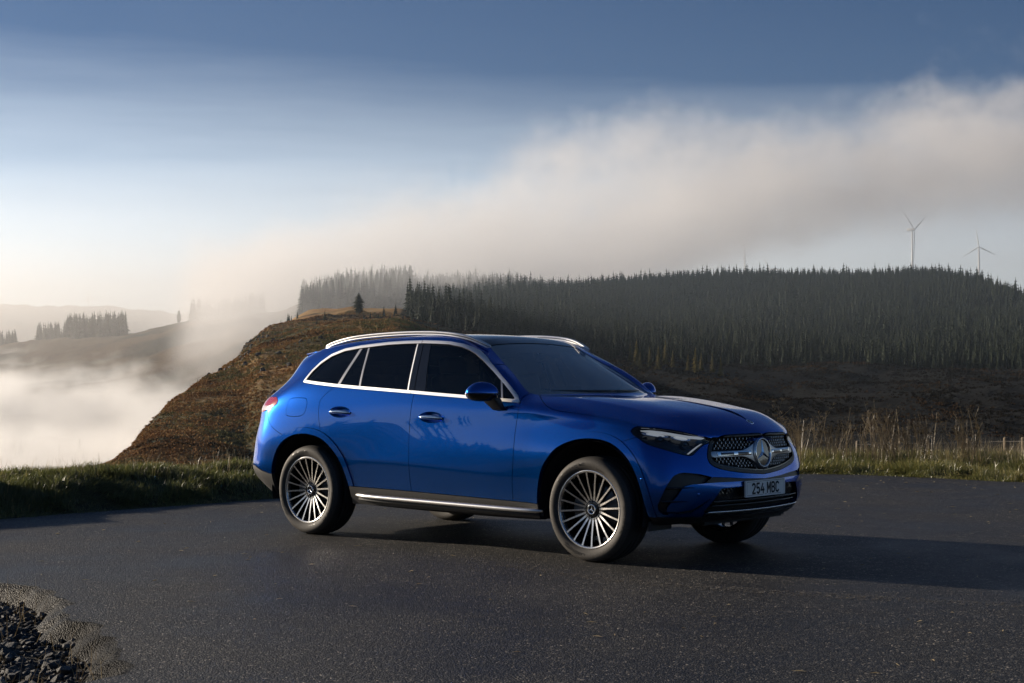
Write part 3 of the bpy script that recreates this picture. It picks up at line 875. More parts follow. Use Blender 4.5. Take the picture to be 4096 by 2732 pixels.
def tyre_letters(size_txt):
    mb = MB()
    for b, s_, r0, a, bo in (('Continental', .040, .300, 0, .0003), ('EcoContact 6 Q  MO', .030, .302, rad(128), .0002), (size_txt, .025, .304, rad(-102), .0002), ('TUBELESS  RADIAL', .011, .283, rad(48), .0002), ('E4 RF  DOT 5921', .011, .284, rad(180), .0002)):
        V, F = arc_text(b, s_, r0, a, bo); mb.add(V, F)
    # ray ornament beside the name
    for a0 in (28, 62, 196, 240, 292):
        for q in range(5):
            a1 = rad(a0+q*4.0); a2 = rad(a0+q*4.0+9)
            ra, rb = .292+.004*(q % 2), .334-.005*(q % 3)
            quad = []
            for r, a in ((ra, a1), (rb, a2), (rb, a2+.016), (ra, a1+.012)):
                quad.append((r*math.sin(a), np.interp(r, pr[:, 0], pr[:, 1])-.0012, r*math.cos(a)))
            mb.add(quad, [[0, 1, 2, 3]])
    return mb
LET = {'f': tyre_letters('255/45 R20 W XL'), 'r': tyre_letters('285/40 R20 W XL')}

# rim pieces
lipV, lipF = lathe_y([(.264, .016), (.2705, .006), (.2712, .001), (.269, -.002), (.262, -.003), (.2545, .000), (.2505, .006), (.249, .016)], 96)
barV, barF = lathe_y([(.262, .018), (.250, .016), (.246, .04), (.238, .075), (.232, .15), (.240, .20), (.258, .222), (.266, .225)], 72)
hubV, hubF = lathe_y([(.082, .085), (.082, .054), (.074, .046), (.050, .042), (.040, .040), (.0, .040)], 48)
spk = MB()
rs = np.array([.060, .075, .10, .14, .19, .235, .2525]); ys = np.array([.0405, .039, .034, .024, .0125, .004, .001]); ws_ = np.array([.0080, .0078, .0068, .0058, .0056, .0060, .0075])
V = []
for r, y, w in zip(rs, ys, ws_):
    V += [(-w, y, r), (w, y, r), (w*1.0+.0015, y+.007, r), (w*.8, y+.042*(1-.3*(r > .2)), r), (-w*.8, y+.042*(1-.3*(r > .2)), r), (-w-.0015, y+.007, r)]
F = []; M = []
for i in range(len(rs)-1):
    a, b = i*6, (i+1)*6
    for j in range(6):
        F.append([a+j, a+(j+1) % 6, b+(j+1) % 6, b+j]); M.append(0 if j == 0 else 1)
F.append([0, 1, 2, 3, 4, 5]); M.append(1)
spoke_me = mk_mesh('spoke', V, F, [machined, rim_black], False, M)
bm = bmesh.new(); bm.from_mesh(spoke_me); bmesh.ops.recalc_face_normals(bm, faces=bm.faces); bm.to_mesh(spoke_me); bm.free()
lip_me = mk_mesh('rim_edge', lipV, lipF, machined); bar_me = mk_mesh('rim', barV, barF, rim_black); hub_me = mk_mesh('hub', hubV, hubF, rim_black)
capV, capF = lathe_y([(.036, .046), (.036, .030), (.033, .027), (.0275, .028), (.0262, .031)], 40)
cap_me = mk_mesh('hub_cap', capV, capF, chrome2)
capbV, capbF = lathe_y([(.0262, .031), (.0262, .0315), (0, .0315)], 32)
capb_me = mk_mesh('cap_face', capbV, capbF, black_gloss)
def star_geo(R, w, h, y0, sgn=-1):
    """three-point star with ridges, in the x-z plane, facing -y"""
    V = [(0, y0+sgn*h, 0)]; F = []
    for kx in range(3):
        a = 2*math.pi*kx/3; b = a+math.pi/3
        V.append((R*math.sin(a), y0, R*math.cos(a))); V.append((w*math.sin(b), y0, w*math.cos(b)))
    for i in range(6):
        F.append([0, 1+i, 1+(i+1) % 6])
    return V, F
sV, sF = star_geo(.0265, .0052, .0015, .0305)
capstar_me = mk_mesh('cap_star', sV, sF, chrome2, False)
bolt = MB()
boltV, boltF = lathe_y([(.0135, .032), (.0135, .030), (.012, .030), (.0115, .038), (0, .038)], 20)
bolt_me = mk_mesh('wheel_bolt', np.array(boltV), boltF, black_gloss)
dscV, dscF = lathe_y([(.175, .125), (.175, .100), (.172, .098), (.10, .098), (.09, .085), (.05, .085)], 64)
disc_me = mk_mesh('brake_disc', dscV, dscF, disc_m)
backV, backF = lathe_y([(.20, .15), (.19, .145), (.05, .145), (0, .145)], 40)
back_me = mk_mesh('brake_shield', backV, backF, lining_m)
cal = MB()
for i in range(7):
    a0, a1 = rad(-112+i*7), rad(-112+(i+1)*7)
    pts = []
    for a in (a0, a1):
        for r in (.115, .190):
            for y in (.082, .150): pts.append((r*math.sin(a), y, r*math.cos(a)))
    cal.add(pts, [[0, 2, 6, 4], [1, 5, 7, 3], [2, 3, 7, 6], [0, 4, 5, 1], [0, 1, 3, 2], [4, 6, 7, 5]])
cal_me = mk_mesh('brake_caliper', cal.V, cal.F, caliper_m, False)
let_me = {k_: mk_mesh('lettering', m.V, m.F, tyre_text, False) for k_, m in LET.items()}

for (wx, right, kind, rot) in ((1.444, True, 'f', -158), (-1.444, True, 'r', -14), (1.444, False, 'f', 40), (-1.444, False, 'r', 150)):
    w = inst('wheel', bar_me, car, (wx, -.925 if right else .925, HZ))
    base = rad(0 if right else 180)
    w.rotation_euler = (0, 0, base)
    t = rad(rot)
    c, s_ = math.cos(t), math.sin(t)
    # tyre keeps its flat contact patch on the ground
    TV = tyV.copy(); TV[:, 2] = np.maximum(TV[:, 2], -HZ+.0015)
    bulge = np.clip((-TV[:, 2]-.30)/.06, 0, 1)*np.exp(-((TV[:, 0])/.12)**2)
    TV[:, 1] += np.where(TV[:, 1] < .0, -.006, 0)*bulge
    mk('tyre', TV, tyF, [rubber, tread_rub], w, True, ty_mi)
    tag(inst('tyre_lettering', let_me[kind], w, rot=(0, t, 0)), kind='stuff')
    inst('rim_edge', lip_me, w)
    inst('hub', hub_me, w)
    for i in range(20):
        inst('spoke', spoke_me, w, rot=(0, t+2*math.pi*(i+.5)/20, 0))
    for i in range(5):
        a = t+2*math.pi*i/5
        inst('wheel_bolt', bolt_me, w, loc=(.056*math.sin(a), .007, .056*math.cos(a)))
    inst('hub_cap', cap_me, w); inst('cap_face', capb_me, w); inst('cap_star', capstar_me, w, rot=(0, rad(8) if right else 0, 0))
    inst('brake_disc', disc_me, w); inst('brake_shield', back_me, w); inst('brake_caliper', cal_me, w)

# wheel housings and underbody
for wx in (1.444, -1.444):
    V = []; F = []
    n = 28
    for i in range(n+1):
        a = math.pi*(-.08+1.16*i/n)
        for y in (-.915, -.52): V.append((wx+.452*math.cos(a), y, .375+.452*math.sin(a)))
    for i in range(n): F.append([2*i, 2*i+1, 2*i+3, 2*i+2])
    ci = len(V); V.append((wx, -.52, .375))
    for i in range(n): F.append([2*i+1, ci, 2*i+3])
    both_sides('wheel_housing', V, F, lining_m, car)
mb = MB()
mb.box((0.05, 0, .345), (1.75, 1.60, .12)); mb.box((1.55, 0, .32), (1.1, 1.0, .12)); mb.box((-1.6, 0, .33), (1.1, 1.0, .14)); mb.box((0, 0, .255), (3.6, .5, .05))

mb.build('underbody', lining_m, car)
V, F = tube([(1.444, -.8, .34), (1.444, .8, .34)], .04, 10); mk('front_axle', V, F, lining_m, car)
V, F = tube([(-1.444, -.8, .34), (-1.444, .8, .34)], .05, 10); mk('rear_axle', V, F, lining_m, car)
# tow-side deflectors ahead of the front wheels
for yy in (-.74, .74):
    mk('wheel_deflector', [(1.90, yy-.13, .30), (1.90, yy+.13, .30), (1.89, yy+.13, .235), (1.89, yy-.13, .235), (1.915, yy-.13, .30), (1.915, yy+.13, .30), (1.905, yy+.13, .235), (1.905, yy-.13, .235)],
       [[0, 1, 2, 3], [7, 6, 5, 4], [0, 4, 5, 1], [1, 5, 6, 2], [2, 6, 7, 3], [3, 7, 4, 0]], clad, car, False)
# ------------------------------------------------------------------ car front: grille, lamps, bumper openings
from mathutils.bvhtree import BVHTree
wc = whole.compact()
BV = BVHTree.FromPolygons(wc.V.tolist(), [[a, b, c] if c == d else [a, b, c, d] for a, b, c, d in wc.F.tolist()])
def skin(y, z, off=0.0, x0=3.5):
    """point on the nose skin at (|y|, z), seen from the front"""
    h, n, i, d = BV.ray_cast(Vector((x0, -max(abs(y), .0008), z)), Vector((-1, 0, 0)))
    if h is None: return None
    n = np.array(n); n = n if n[0] > 0 else -n
    p = np.array(h)+n*off
    if y > 0: p[1] = -p[1]; n = n*np.array([1, -1, 1])
    return p, n

fin('grille_frame', grille.clip(.026-grille_f(grille.V)), black_sat, car, off=.004, rim=.05, both=True)
gi = grille.clip(grille_f(grille.V)-.0265)
fin('grille_inner_edge', gi.clip(.004-(grille_f(gi.V)-.0265)), black_gloss, car, off=.001, rim=.01, both=True)
fin('grille_back', gi, lining_m, car, off=-.045, rim=0, both=True)
# star studs of the grille
stud = MB()
for kx in range(3):
    a = 2*math.pi*kx/3
    d = np.array([math.sin(a), math.cos(a)]); q = np.array([d[1], -d[0]])
    P0 = [-.0008*d-.0026*q, .0098*d-.0013*q, .0098*d+.0013*q, -.0008*d+.0026*q]
    V = [(0.004 if i in (0, 3) else .002, p[0], p[1]) for i, p in enumerate(P0)]+[(-.006, p[0], p[1]) for p in P0]
    stud.add(V, [[0, 3, 2, 1], [4, 5, 6, 7], [0, 1, 5, 4], [1, 2, 6, 5], [2, 3, 7, 6], [3, 0, 4, 7]])
stud_me = mk_mesh('grille_stud', stud.V, stud.F, chrome2, False)
bm = bmesh.new(); bm.from_mesh(stud_me); bmesh.ops.recalc_face_normals(bm, faces=bm.faces); bm.to_mesh(stud_me); bm.free()
gdark = principled('grille_lattice_grey', (.05, .05, .052), .35, .6)
lat = MB(); nst = 0
grille_mesh_parent = None
DY, DZ = .0365, .0178
gpts = {}
for iz in range(-9, 9):
    for iy in range(-18, 19):
        y = iy*DY+(DY/2 if iz % 2 else 0); z = .742+iz*DZ
        r = skin(y, z, -.012)
        if r is None: continue
        p, n = r
        q = np.array([[p[0], -abs(p[1]), p[2]]])
        if grille_f(q)[0] < .036: continue
        if y*y+(z-.735)**2 < .118**2: continue
        if abs(z-.742) < .030: continue
        gpts[(iz, iy)] = p
glat = bpy.data.objects.new('grille', None)
strut = MB()
for (iz, iy), p in gpts.items():
    par = 1 if iz % 2 else 0
    for dz_, dy_ in ((1, 0+par), (1, -1+par)):
        q = gpts.get((iz+dz_, iy+dy_))
        if q is None: continue
        a, b = p-np.array([.010, 0, 0]), q-np.array([.010, 0, 0])
        strut.add([a+np.array([0, .0012, 0]), a-np.array([0, .0012, 0]), b-np.array([0, .0012, 0]), b+np.array([0, .0012, 0])], [[0, 1, 2, 3]])
grl = strut.build('grille', gdark, car)
for p in gpts.values():
    o = inst('grille_stud', stud_me, grl, p); nst += 1
# bar through the star
def ribbon(name, ys, zlo, zhi, off, mat, depth=.02):
    V = []; F = []
    for y, a, b in zip(ys, zlo, zhi):
        for z in (a, b):
            p, n = skin(y, z, off); V.append(p)
        for z in (b, a):
            p, n = skin(y, z, off-depth); V.append(p)
    for i in range(len(ys)-1):
        for j in range(4): F.append([i*4+j, i*4+(j+1) % 4, (i+1)*4+(j+1) % 4, (i+1)*4+j])
    F.append([0, 1, 2, 3]); F.append([(len(ys)-1)*4+j for j in (3, 2, 1, 0)])
    o = mk(name, V, F, mat, car, True); recalc(o); bevel(o, .004, 2); return o
for s_ in (-1, 1):
    ys = np.linspace(.095, .525, 24)
    fl = np.clip((.24-ys)/.14, 0, 1)**1.6
    hw = .0205+.044*fl; hw *= np.clip((.545-ys)/.03, .55, 1)
    ribbon('grille_bar', ys*s_, .738-hw, .741+hw, .004, satin, .03)
    ys = np.linspace(.135, .470, 14)
    ribbon('bar_insert', ys*s_, .741-.0150*np.ones(14), .741+.0155*np.ones(14), .008, chrome2, .008)
    for a, b in ((.165, .275), (.315, .440)):
        ys = np.linspace(a, b, 8)
        ribbon('bar_slot', ys*s_, .741-.0085*np.ones(8), .741+.0085*np.ones(8), .0095, black_gloss, .004)
# star badge
SC = np.array([2.243, 0, .738]); TILT = rad(-6)
def to_badge(V):
    """x-z plane facing -y  ->  nose, facing +x, tilted back"""
    out = []
    for x, y, z in V:
        d = -y                                            # outwards
        out.append((SC[0]+d*math.cos(TILT)-z*math.sin(-TILT), SC[1]+x, SC[2]+z*math.cos(TILT)+d*math.sin(-TILT)))
    return out
def lathe_badge(profile, n=64): V, F = lathe_y(profile, n); return to_badge(V), F
badge_parts = []
for nm, prof, mt in (('badge_ring', [(.118, .03), (.117, -.002), (.108, -.010), (.103, -.012)], satin),
                     ('badge_edge', [(.1035, .0), (.1030, -.015), (.0985, -.019), (.0930, -.017), (.0915, -.008)], chrome2)):
    V, F = lathe_badge(prof); o = mk(nm, V, F, mt, car); recalc(o)
V, F = lathe_badge([(.0925, -.008), (.05, -.0095), (0, -.010)]); bd = mk('badge_disc', V, F, black_gloss, car); recalc(bd)
V, F = star_geo(.0915, .0165, .010, -.0105); V = to_badge(V); st = mk('badge_star', V, F, chrome2, bd, False); recalc(st)
V, F = tube([(2.225, 0, .613), (2.262, 0, .610)], .012, 14); mk('front_camera', V, F, black_gloss, car)
# bonnet emblem
p0 = skin(.001, .947, .001); 
h, n_, i_, d_ = BV.ray_cast(Vector((2.151, -.001, 2)), Vector((0, 0, -1)))
e0 = np.array(h); en = np.array(n_); en = en if en[2] > 0 else -en; en[1] = 0; en /= np.linalg.norm(en); e1 = np.array([en[2], 0, -en[0]])
def to_emblem(V): return [tuple(e0*np.array([1, 0, 1])+np.array([0, x, 0])-e1*z*-1*-1+en*(-y)) for x, y, z in V]
V, F = lathe_y([(.029, .002), (.028, -.002), (.024, -.0035), (.0215, -.002)], 32); o = mk('bonnet_emblem', to_emblem(V), F, chrome2, car); recalc(o)
V, F = lathe_y([(.0215, -.002), (.0, -.0028)], 32); oc = mk('emblem_face', to_emblem(V), F, black_gloss, o)
V, F = star_geo(.0215, .0045, .0015, -.003); mk('emblem_star', to_emblem(V), F, chrome2, o, False)

# headlamps
hp_f = poly3(HEAD, prj_front)
def shape(pts): return sdf(poly3(pts, prj_front), prj_front, front_dom)
DRL = shape([(1.817,-.856,.909),(1.886,-.83,.911),(1.958,-.785,.903),(2.017,-.722,.888),(2.07,-.65,.872),(2.134,-.547,.858),(2.137,-.54,.850),(2.127,-.557,.841),(2.072,-.654,.856),(2.02,-.727,.873),(1.961,-.791,.889),(1.888,-.834,.900)])
DRL2 = shape([(2.099,-.709,.745),(2.111,-.664,.773),(2.119,-.610,.801),(2.128,-.569,.817),(2.133,-.553,.818),(2.123,-.60,.796),(2.115,-.655,.766),(2.104,-.697,.744)])
def ell_front(c, a, b, tilt):
    q = prj_front(np.array([c]))[0]; cc, ss = math.cos(tilt), math.sin(tilt)
    def f(V):
        X = prj_front(V)-q; u, w = X[:, 0]*cc+X[:, 1]*ss, -X[:, 0]*ss+X[:, 1]*cc
        return np.where(V[:, 0] > 1.5, (1-np.sqrt((u/a)**2+(w/b)**2))*min(a, b), -1)
    return f
LENS1 = ell_front((1.929,-.822,.884), .066, .0095, -.13)
LENS2 = ell_front((2.049,-.693,.858), .052, .0095, -.17)
lamp_refl = principled('lamp_reflector', (.05, .055, .065), .12, .9)
VIO = [shape([(2.085+.004*i, -.735+.012*i, .748+.002*i), (2.105+.004*i, -.665+.012*i, .789), (2.108+.004*i, -.66+.012*i, .789), (2.088+.004*i, -.730+.012*i, .748+.002*i)]) for i in range(3)]
for mir in (False, True):
    hl = fin('headlamp', head.clip(head_f(head.V)-.0), black_gloss, car, off=-.050, rim=-.045, mirror=mir)
    fin('headlamp_cover', head.clip(head_f(head.V)-.009), glass_lamp, hl, off=-.004, rim=.003, mirror=mir)
    fin('headlamp_edge', head.clip(.009-head_f(head.V)), black_gloss, hl, off=-.004, rim=.004, mirror=mir)
    fin('daylight_strip', head.clip(DRL(head.V)), emis_drl, hl, off=-.012, rim=.010, mirror=mir)
    fin('daylight_strip', head.clip(DRL2(head.V)), emis_drl, hl, off=-.016, rim=.010, mirror=mir)
    for Lf in (LENS1, LENS2):
        fin('lamp_lens', head.clip(Lf(head.V)), emis_drl, hl, off=-.022, rim=.012, mirror=mir)
        fin('lens_bezel', head.clip(np.minimum(Lf(head.V)+.004, .004-Lf(head.V)-.004)), chrome2, hl, off=-.021, rim=.006, mirror=mir)
    # projector housings behind the cover
    for (hx, hy, hz, hr) in ((1.94, -.79, .835, .030), (2.055, -.665, .805, .028)):
        Vp, Fp = lathe_y([(hr, .03), (hr, -.008), (hr*.86, -.012), (hr*.8, -.004), (hr*.5, -.006), (0, -.008)], 28)
        a = rad(52); ca, sa = math.cos(a), math.sin(a)
        Vp = [(hx+x*ca-y*sa, hy+x*sa+y*ca, hz+z) for x, y, z in Vp]
        if mir: Vp = flipy(Vp); Fp = [f[::-1] for f in Fp]
        mk('projector', Vp, Fp, lamp_refl, hl)
    for vf in VIO:
        fin('lamp_line', head.clip(vf(head.V)), violet_m, hl, off=-.030, rim=.003, mirror=mir)
    # tail lamp light guide
    fin('lamp_guide', tail.clip(np.minimum(tail.V[:, 2]-.985-.15*np.clip(-1.9-tail.V[:, 0], 0, 1)*0, 1.045-tail.V[:, 2]+.0)-.012), tail_c, car, off=.0045, rim=.004, mirror=mir)

# bumper openings
for mir in (False, True):
    fin('bumper_intake', c_in, black_sat, car, off=-.032, rim=-.032, mirror=mir, rim_mat=black_gloss)
    fin('bumper_groove', groove, black_sat, car, off=-.014, rim=-.014, mirror=mir)
    for z, y0, y1 in ((.527, -.868, -.700), (.437, -.885, -.745)):
        V = []; F = []
        ys = np.linspace(y0, y1, 9)
        for i, y in enumerate(ys):
            p, n = skin(y, z, 0); t = i/8; hh = .0075*(1-t*.85)+.001; w = .008
            pin = p-n*.05
            for q in (p+n*w*(1-t*.5)+np.array([0, 0, 0]), p+np.array([0, 0, hh]), pin+np.array([0, 0, hh]), pin-np.array([0, 0, hh]), p-np.array([0, 0, hh])): V.append(q)
        for i in range(8):
            for j in range(5): F.append([i*5+j, i*5+(j+1) % 5, (i+1)*5+(j+1) % 5, (i+1)*5+j])
        if mir: V = flipy(V)
        recalc(mk('intake_fin', V, F, black_gloss, car, False))
fin('bumper_strip', strip, black_sat, car, off=-.012, rim=-.012, both=True)
fin('lower_grille', lowg, lining_m, car, off=-.05, rim=-.05, both=True)
# lower grille lattice, louvres and bright strip
hexm = MB()
for iz in range(5):
    for iy in range(-13, 14):
        y = iy*.036+(.018 if iz % 2 else 0); z = .433+iz*.019
        r = skin(y, z, -.028)
        if r is None or lowg_f(np.array([[r[0][0], -abs(r[0][1]), r[0][2]]]))[0] < .012: continue
        p = r[0]
        for dy, dz in ((.018, .019), (-.018, .019), (0, 0)):
            r2 = skin(y+dy, z+dz, -.028)
            if r2 is None or (dy == 0): continue
            q = r2[0]
            hexm.add([p+np.array([0, .0022, 0]), p-np.array([0, .0022, 0]), q-np.array([0, .0022, 0]), q+np.array([0, .0022, 0])], [[0, 1, 2, 3]])
hexm.build('lower_lattice', black_gloss, car)
for z, off, hh, mt, nm in ((.424, -.004, .005, black_gloss, 'louvre'), (.392, -.012, .004, black_gloss, 'louvre')):
    ys = np.linspace(-.54, .54, 31)
    ribbon(nm, ys, (z-hh)*np.ones(31), (z+hh)*np.ones(31), off, mt, .03)
ys = np.linspace(-.575, .575, 41)
sag = .003*(ys/.575)**2
ribbon('splitter_strip', ys, .3555+sag-.0035, .3555+sag+.0055, .012, chrome2, .02)
ribbon('splitter', ys*1.02, .325+sag, .3515+sag, .010, black_gloss, .03)
# number plate
pl = MB()
pw, ph = .260, .0555
def rrect(w, h, r, n=4):
    out = []
    for cx, cz, a0 in ((w-r, h-r, 0), (-w+r, h-r, 90), (-w+r, -h+r, 180), (w-r, -h+r, 270)):
        for i in range(n+1):
            a = rad(a0+90*i/n); out.append((cx+r*math.cos(a), cz+r*math.sin(a)))
    return out
PX = 2.257+.018; PZ = .498
o2 = rrect(pw, ph, .008); m_ = len(o2)
V = [(PX, y, PZ+z) for y, z in o2]+[(PX-.012, y, PZ+z) for y, z in o2]
plate = mk('number_plate', V, [list(range(m_)), list(range(m_, 2*m_))[::-1]]+[[i, i+m_, (i+1) % m_+m_, (i+1) % m_] for i in range(m_)], plate_m, car, False); recalc(plate)
hold = MB(); hold.box((PX-.03, 0, PZ), (.035, .50, .10)); hold.build('plate_holder', black_sat, car)
def stroke(mb, pts, w, closed=False, x=PX+.0012):
    Pn = [np.array(p, float) for p in pts]; n = len(Pn)
    for i in range(n if closed else n-1):
        a, b = Pn[i], Pn[(i+1) % n]; d = (b-a)/np.linalg.norm(b-a); q = np.array([-d[1], d[0]])*w/2
        e = d*w*.0
        c = [a-q-e, b-q+e, b+q+e, a+q-e]
        mb.add([(x, p[0], PZ+p[1]) for p in c], [[0, 1, 2, 3]])
    for i in range(0 if closed else 1, n if closed else n-1):        # round joins
        c = Pn[i]; mb.add([(x, c[0]+w/2*math.cos(t), PZ+c[1]+w/2*math.sin(t)) for t in np.linspace(0, 2*math.pi, 10, endpoint=False)], [list(range(10))])
def arc(cx, cz, rx_, rz_, a0, a1, n=9): return [(cx+rx_*math.cos(rad(a)), cz+rz_*math.sin(rad(a))) for a in np.linspace(a0, a1, n)]
cw, chh, sw = .036, .0655, .0135   # half-ish centreline box of one character
h_ = chh/2
GL = {
 '2': [arc(0, h_-.018, .018, .018, 170, 0, 8)+[(.018, h_-.022), (.010, -.002), (-.018, -h_)], [(-.0185, -h_), (.0245, -h_)]],
 '5': [[(.020, h_), (-.014, h_), (-.0165, .004)], [(-.0165, .004)]+arc(.001, -.012, .017, .0175, 120, -60, 8)+arc(.001, -h_+.016, .017, .016, 0, -165, 8)],
 '4': [[(.006, h_), (-.020, -.013), (.025, -.013)], [(.010, .008), (.010, -h_-.006)]],
 'M': [[(-.020, -h_-.006), (-.020, h_+.006)], [(.020, -h_-.006), (.020, h_+.006)], [(-.019, h_), (0, -.012), (.019, h_)]],
 'B': [[(-.017, -h_-.0), (-.017, h_+.0)], [(-.020, h_), (.004, h_)]+arc(.004, h_-.0155, .0135, .0155, 85, -85, 7)+[(-.017, .002)], [(.004, .0015)]+arc(.004, -h_+.017, .0155, .017, 85, -85, 7)+[(-.020, -h_)]],
 'C': [arc(0, h_-.017, .0185, .017, 10, 180, 9)+arc(0, -h_+.017, .0185, .017, 180, 350, 9)],
}
let = MB()
for ch, cy_ in zip('254 MBC', (-.158, -.101, -.044, None, .040, .097, .153)):
    if ch == ' ': continue
    for st_ in GL[ch]: stroke(let, [(cy_+y, z) for y, z in st_], sw)
let.build('plate_lettering', plate_k, plate)
ln = MB()
fr = rrect(pw-.017, ph-.010, .006, 3)
stroke(ln, [(-.243, .0), (-.243, .0425), (-.238, .0475), (.238, .0475), (.243, .0425), (.243, .030)], .0022)
stroke(ln, [(-.243, .0), (-.243, -.040), (-.238, -.0445), (-.032, -.0445)], .0022)
stroke(ln, [(.034, -.0445), (.205, -.0445)], .0022)
for y in (-.012, -.005, .003, .010): ln.add([(PX+.0012, y-.003, PZ-.044), (PX+.0012, y+.003, PZ-.044), (PX+.0012, y+.003, PZ-.0415), (PX+.0012, y-.003, PZ-.0415)], [[0, 1, 2, 3]])
for z in np.linspace(-.035, .02, 9): ln.add([(PX+.0012, .2415, PZ+z), (PX+.0012, .2445, PZ+z), (PX+.0012, .2445, PZ+z+.004), (PX+.0012, .2415, PZ+z+.004)], [[0, 1, 2, 3]])
ln.build('plate_border', plate_k, plate)
for y in (-.243, .243):
    for z in (-.036, .036):
        V, F = tube([(PX, y, PZ+z), (PX+.003, y, PZ+z)], .0045, 10); mk('plate_screw', V, F, chrome, plate)
# parking sensors
for (y, z) in ((-.674, .480), (.674, .480), (-.401, .493), (.401, .493), (-.932, .583), (.932, .583)):
    if abs(y) > .9:
        p = np.array([1.897, -.934 if y < 0 else .934, .583]); n = np.array([.25, -1 if y < 0 else 1, 0]); n /= np.linalg.norm(n)
    else: p, n = skin(y, z, -.024 if abs(y) < .5 else -.002)
    V, F = tube([p-n*.01, p+n*.003, p+n*.0045], [.0125, .0125, .009], 14)
    mk('parking_sensor', V, F, paint if abs(y) > .5 else black_sat, car)
for sgn in (-1,):
    p = np.array([-2.045, -.921, .530]); V, F = tube([p, p+np.array([-.004, -.006, 0])], .0125, 12); mk('parking_sensor', V, F, paint, car)
# spoiler over the rear glass
sp = MB()
ys = np.linspace(-.56, .56, 29); V = []; F = []
for y in ys:
    t = abs(y)/.56
    xb = -1.995+.12*t**2.2; zt = 1.512-.040*t**2.5
    V += [(-1.60, y*.98, 1.545-.035*t**2), (xb, y, zt), (xb+.012, y, zt-.016), (-1.80, y*.96, zt-.020)]
for i in range(28):
    for j in range(4): F.append([i*4+j, i*4+(j+1) % 4, (i+1)*4+(j+1) % 4, (i+1)*4+j])
F += [[0, 1, 2, 3], [115, 114, 113, 112]]
recalc(mk('roof_spoiler', V, F, paint, car))
# windscreen border print, sensor housing, mirror and wipers
wsd = ws_f(ws.V)
def ws_band(V):
    f = ws_f(V); top = .030+.055*np.clip((V[:, 2]-1.43)/.05, 0, 1)
    return top-f
low_edge = ws.clip(1.172-ws.V[:, 2]); upper = ws.clip(ws.V[:, 2]-1.172)
rim_ = upper.clip(ws_band(upper.V))
fin('windscreen_print', rim_, black_sat, car, off=-.011, rim=0, both=True)
fin('windscreen_print', low_edge, black_sat, car, off=-.011, rim=0, both=True)
sens = ws.clip(ws.V[:, 2]-1.425).clip
sp_ = ws.clip(ws.V[:, 2]-1.427); sp_ = sp_.clip(.045+.55*(sp_.V[:, 2]-1.425)-np.abs(sp_.V[:, 1]))
fin('sensor_cover', sp_, black_sat, car, off=-.014, rim=.01, both=True)
mb = MB(); mb.box((.30, 0, 1.415), (.03, .22, .065)); o = mb.build('inner_mirror', black_gloss, car); bevel(o, .012, 3)
for y0, y1 in ((-.55, .02), (.0, .56)):
    pa = [(.97-.20*(y/.6)**2+.0, y, 1.155+.008) for y in np.linspace(y0, y1, 8)]
    V, F = tube(pa, .008, 6); mk('wiper', V, F, black_sat, car)

# ------------------------------------------------------------------ cabin
def rbox(name, c, d, mat, parent, bw=.04, rot=None):
    mb = MB(); mb.box(c, d, 0, rot); o = mb.build(name, mat, parent); return bevel(o, bw, 3)
def roty(a): c, s = math.cos(a), math.sin(a); return [[c, 0, s], [0, 1, 0], [-s, 0, c]]
for x, ys_ in ((.02, (-.37, .37)), (-.93, (-.40, 0, .40))):
    for y in ys_:
        s0 = rbox('seat', (x+.08, y, .68), (.52, .46, .17), seat_m, car, .05)
        rbox('seat_back', (x-.27, y, .99), (.16, .46 if x > 0 or y else .36, .62), seat_m, s0, .055, roty(-.25))
        rbox('headrest', (x-.365, y, 1.345 if x > 0 else 1.29), (.11, .25, .17), seat_m, s0, .045, roty(-.2))
rbox('dashboard', (.72, 0, .985), (.42, 1.45, .22), dash_m, car, .06)
rbox('screen', (.56, -.02, 1.10), (.03, .30, .20), black_gloss, car, .01, roty(-.2))
th = np.linspace(0, 2*math.pi, 33)
V, F = tube([(.40+.05*math.sin(t), -.37+.18*math.cos(t), .98+.175*math.sin(t)) for t in th], .014, 8, False); mk('steering_wheel', V, F, dash_m, car)
mb = MB(); mb.box((-.3, 0, .50), (2.6, 1.5, .06)); mb.box((.85, 0, .75), (.05, 1.55, .6)); mb.box((-1.75, 0, .95), (.9, 1.45, .35)); mb.build('cabin_floor', lining_m, car)
for mir in (-1, 1):
    rbox('door_card', (-.1, .845*mir, .80), (1.75, .05, .56), dash_m, car, .02)
# ------------------------------------------------------------------ land
rng = np.random.default_rng(7)
U = 4096/2351.0                       # the survey table below is in units of a 2351-wide plate
def th_of(px): return np.arctan((np.asarray(px, float)-1175.5)*U/5818.27)          # bearing right of the view axis
_up = 1366.0
def zslope(px, y):
    """height gained per metre of horizontal distance on the sight line towards (px, y)"""
    a = (np.asarray(px, float)*U-2048)/5818.27; b = (np.asarray(y, float)*U-1366)/5818.27
    d = CF[None]+a.reshape(-1, 1)*CR[None]-b.reshape(-1, 1)*CU[None]
    return d[:, 2]/np.hypot(d[:, 0], d[:, 1])
def world(th, d):
    """bearing (right of axis) and distance -> world x, y"""
    a = AZ-np.asarray(th); return CAM[0]+np.cos(a)*d, CAM[1]+np.sin(a)*d

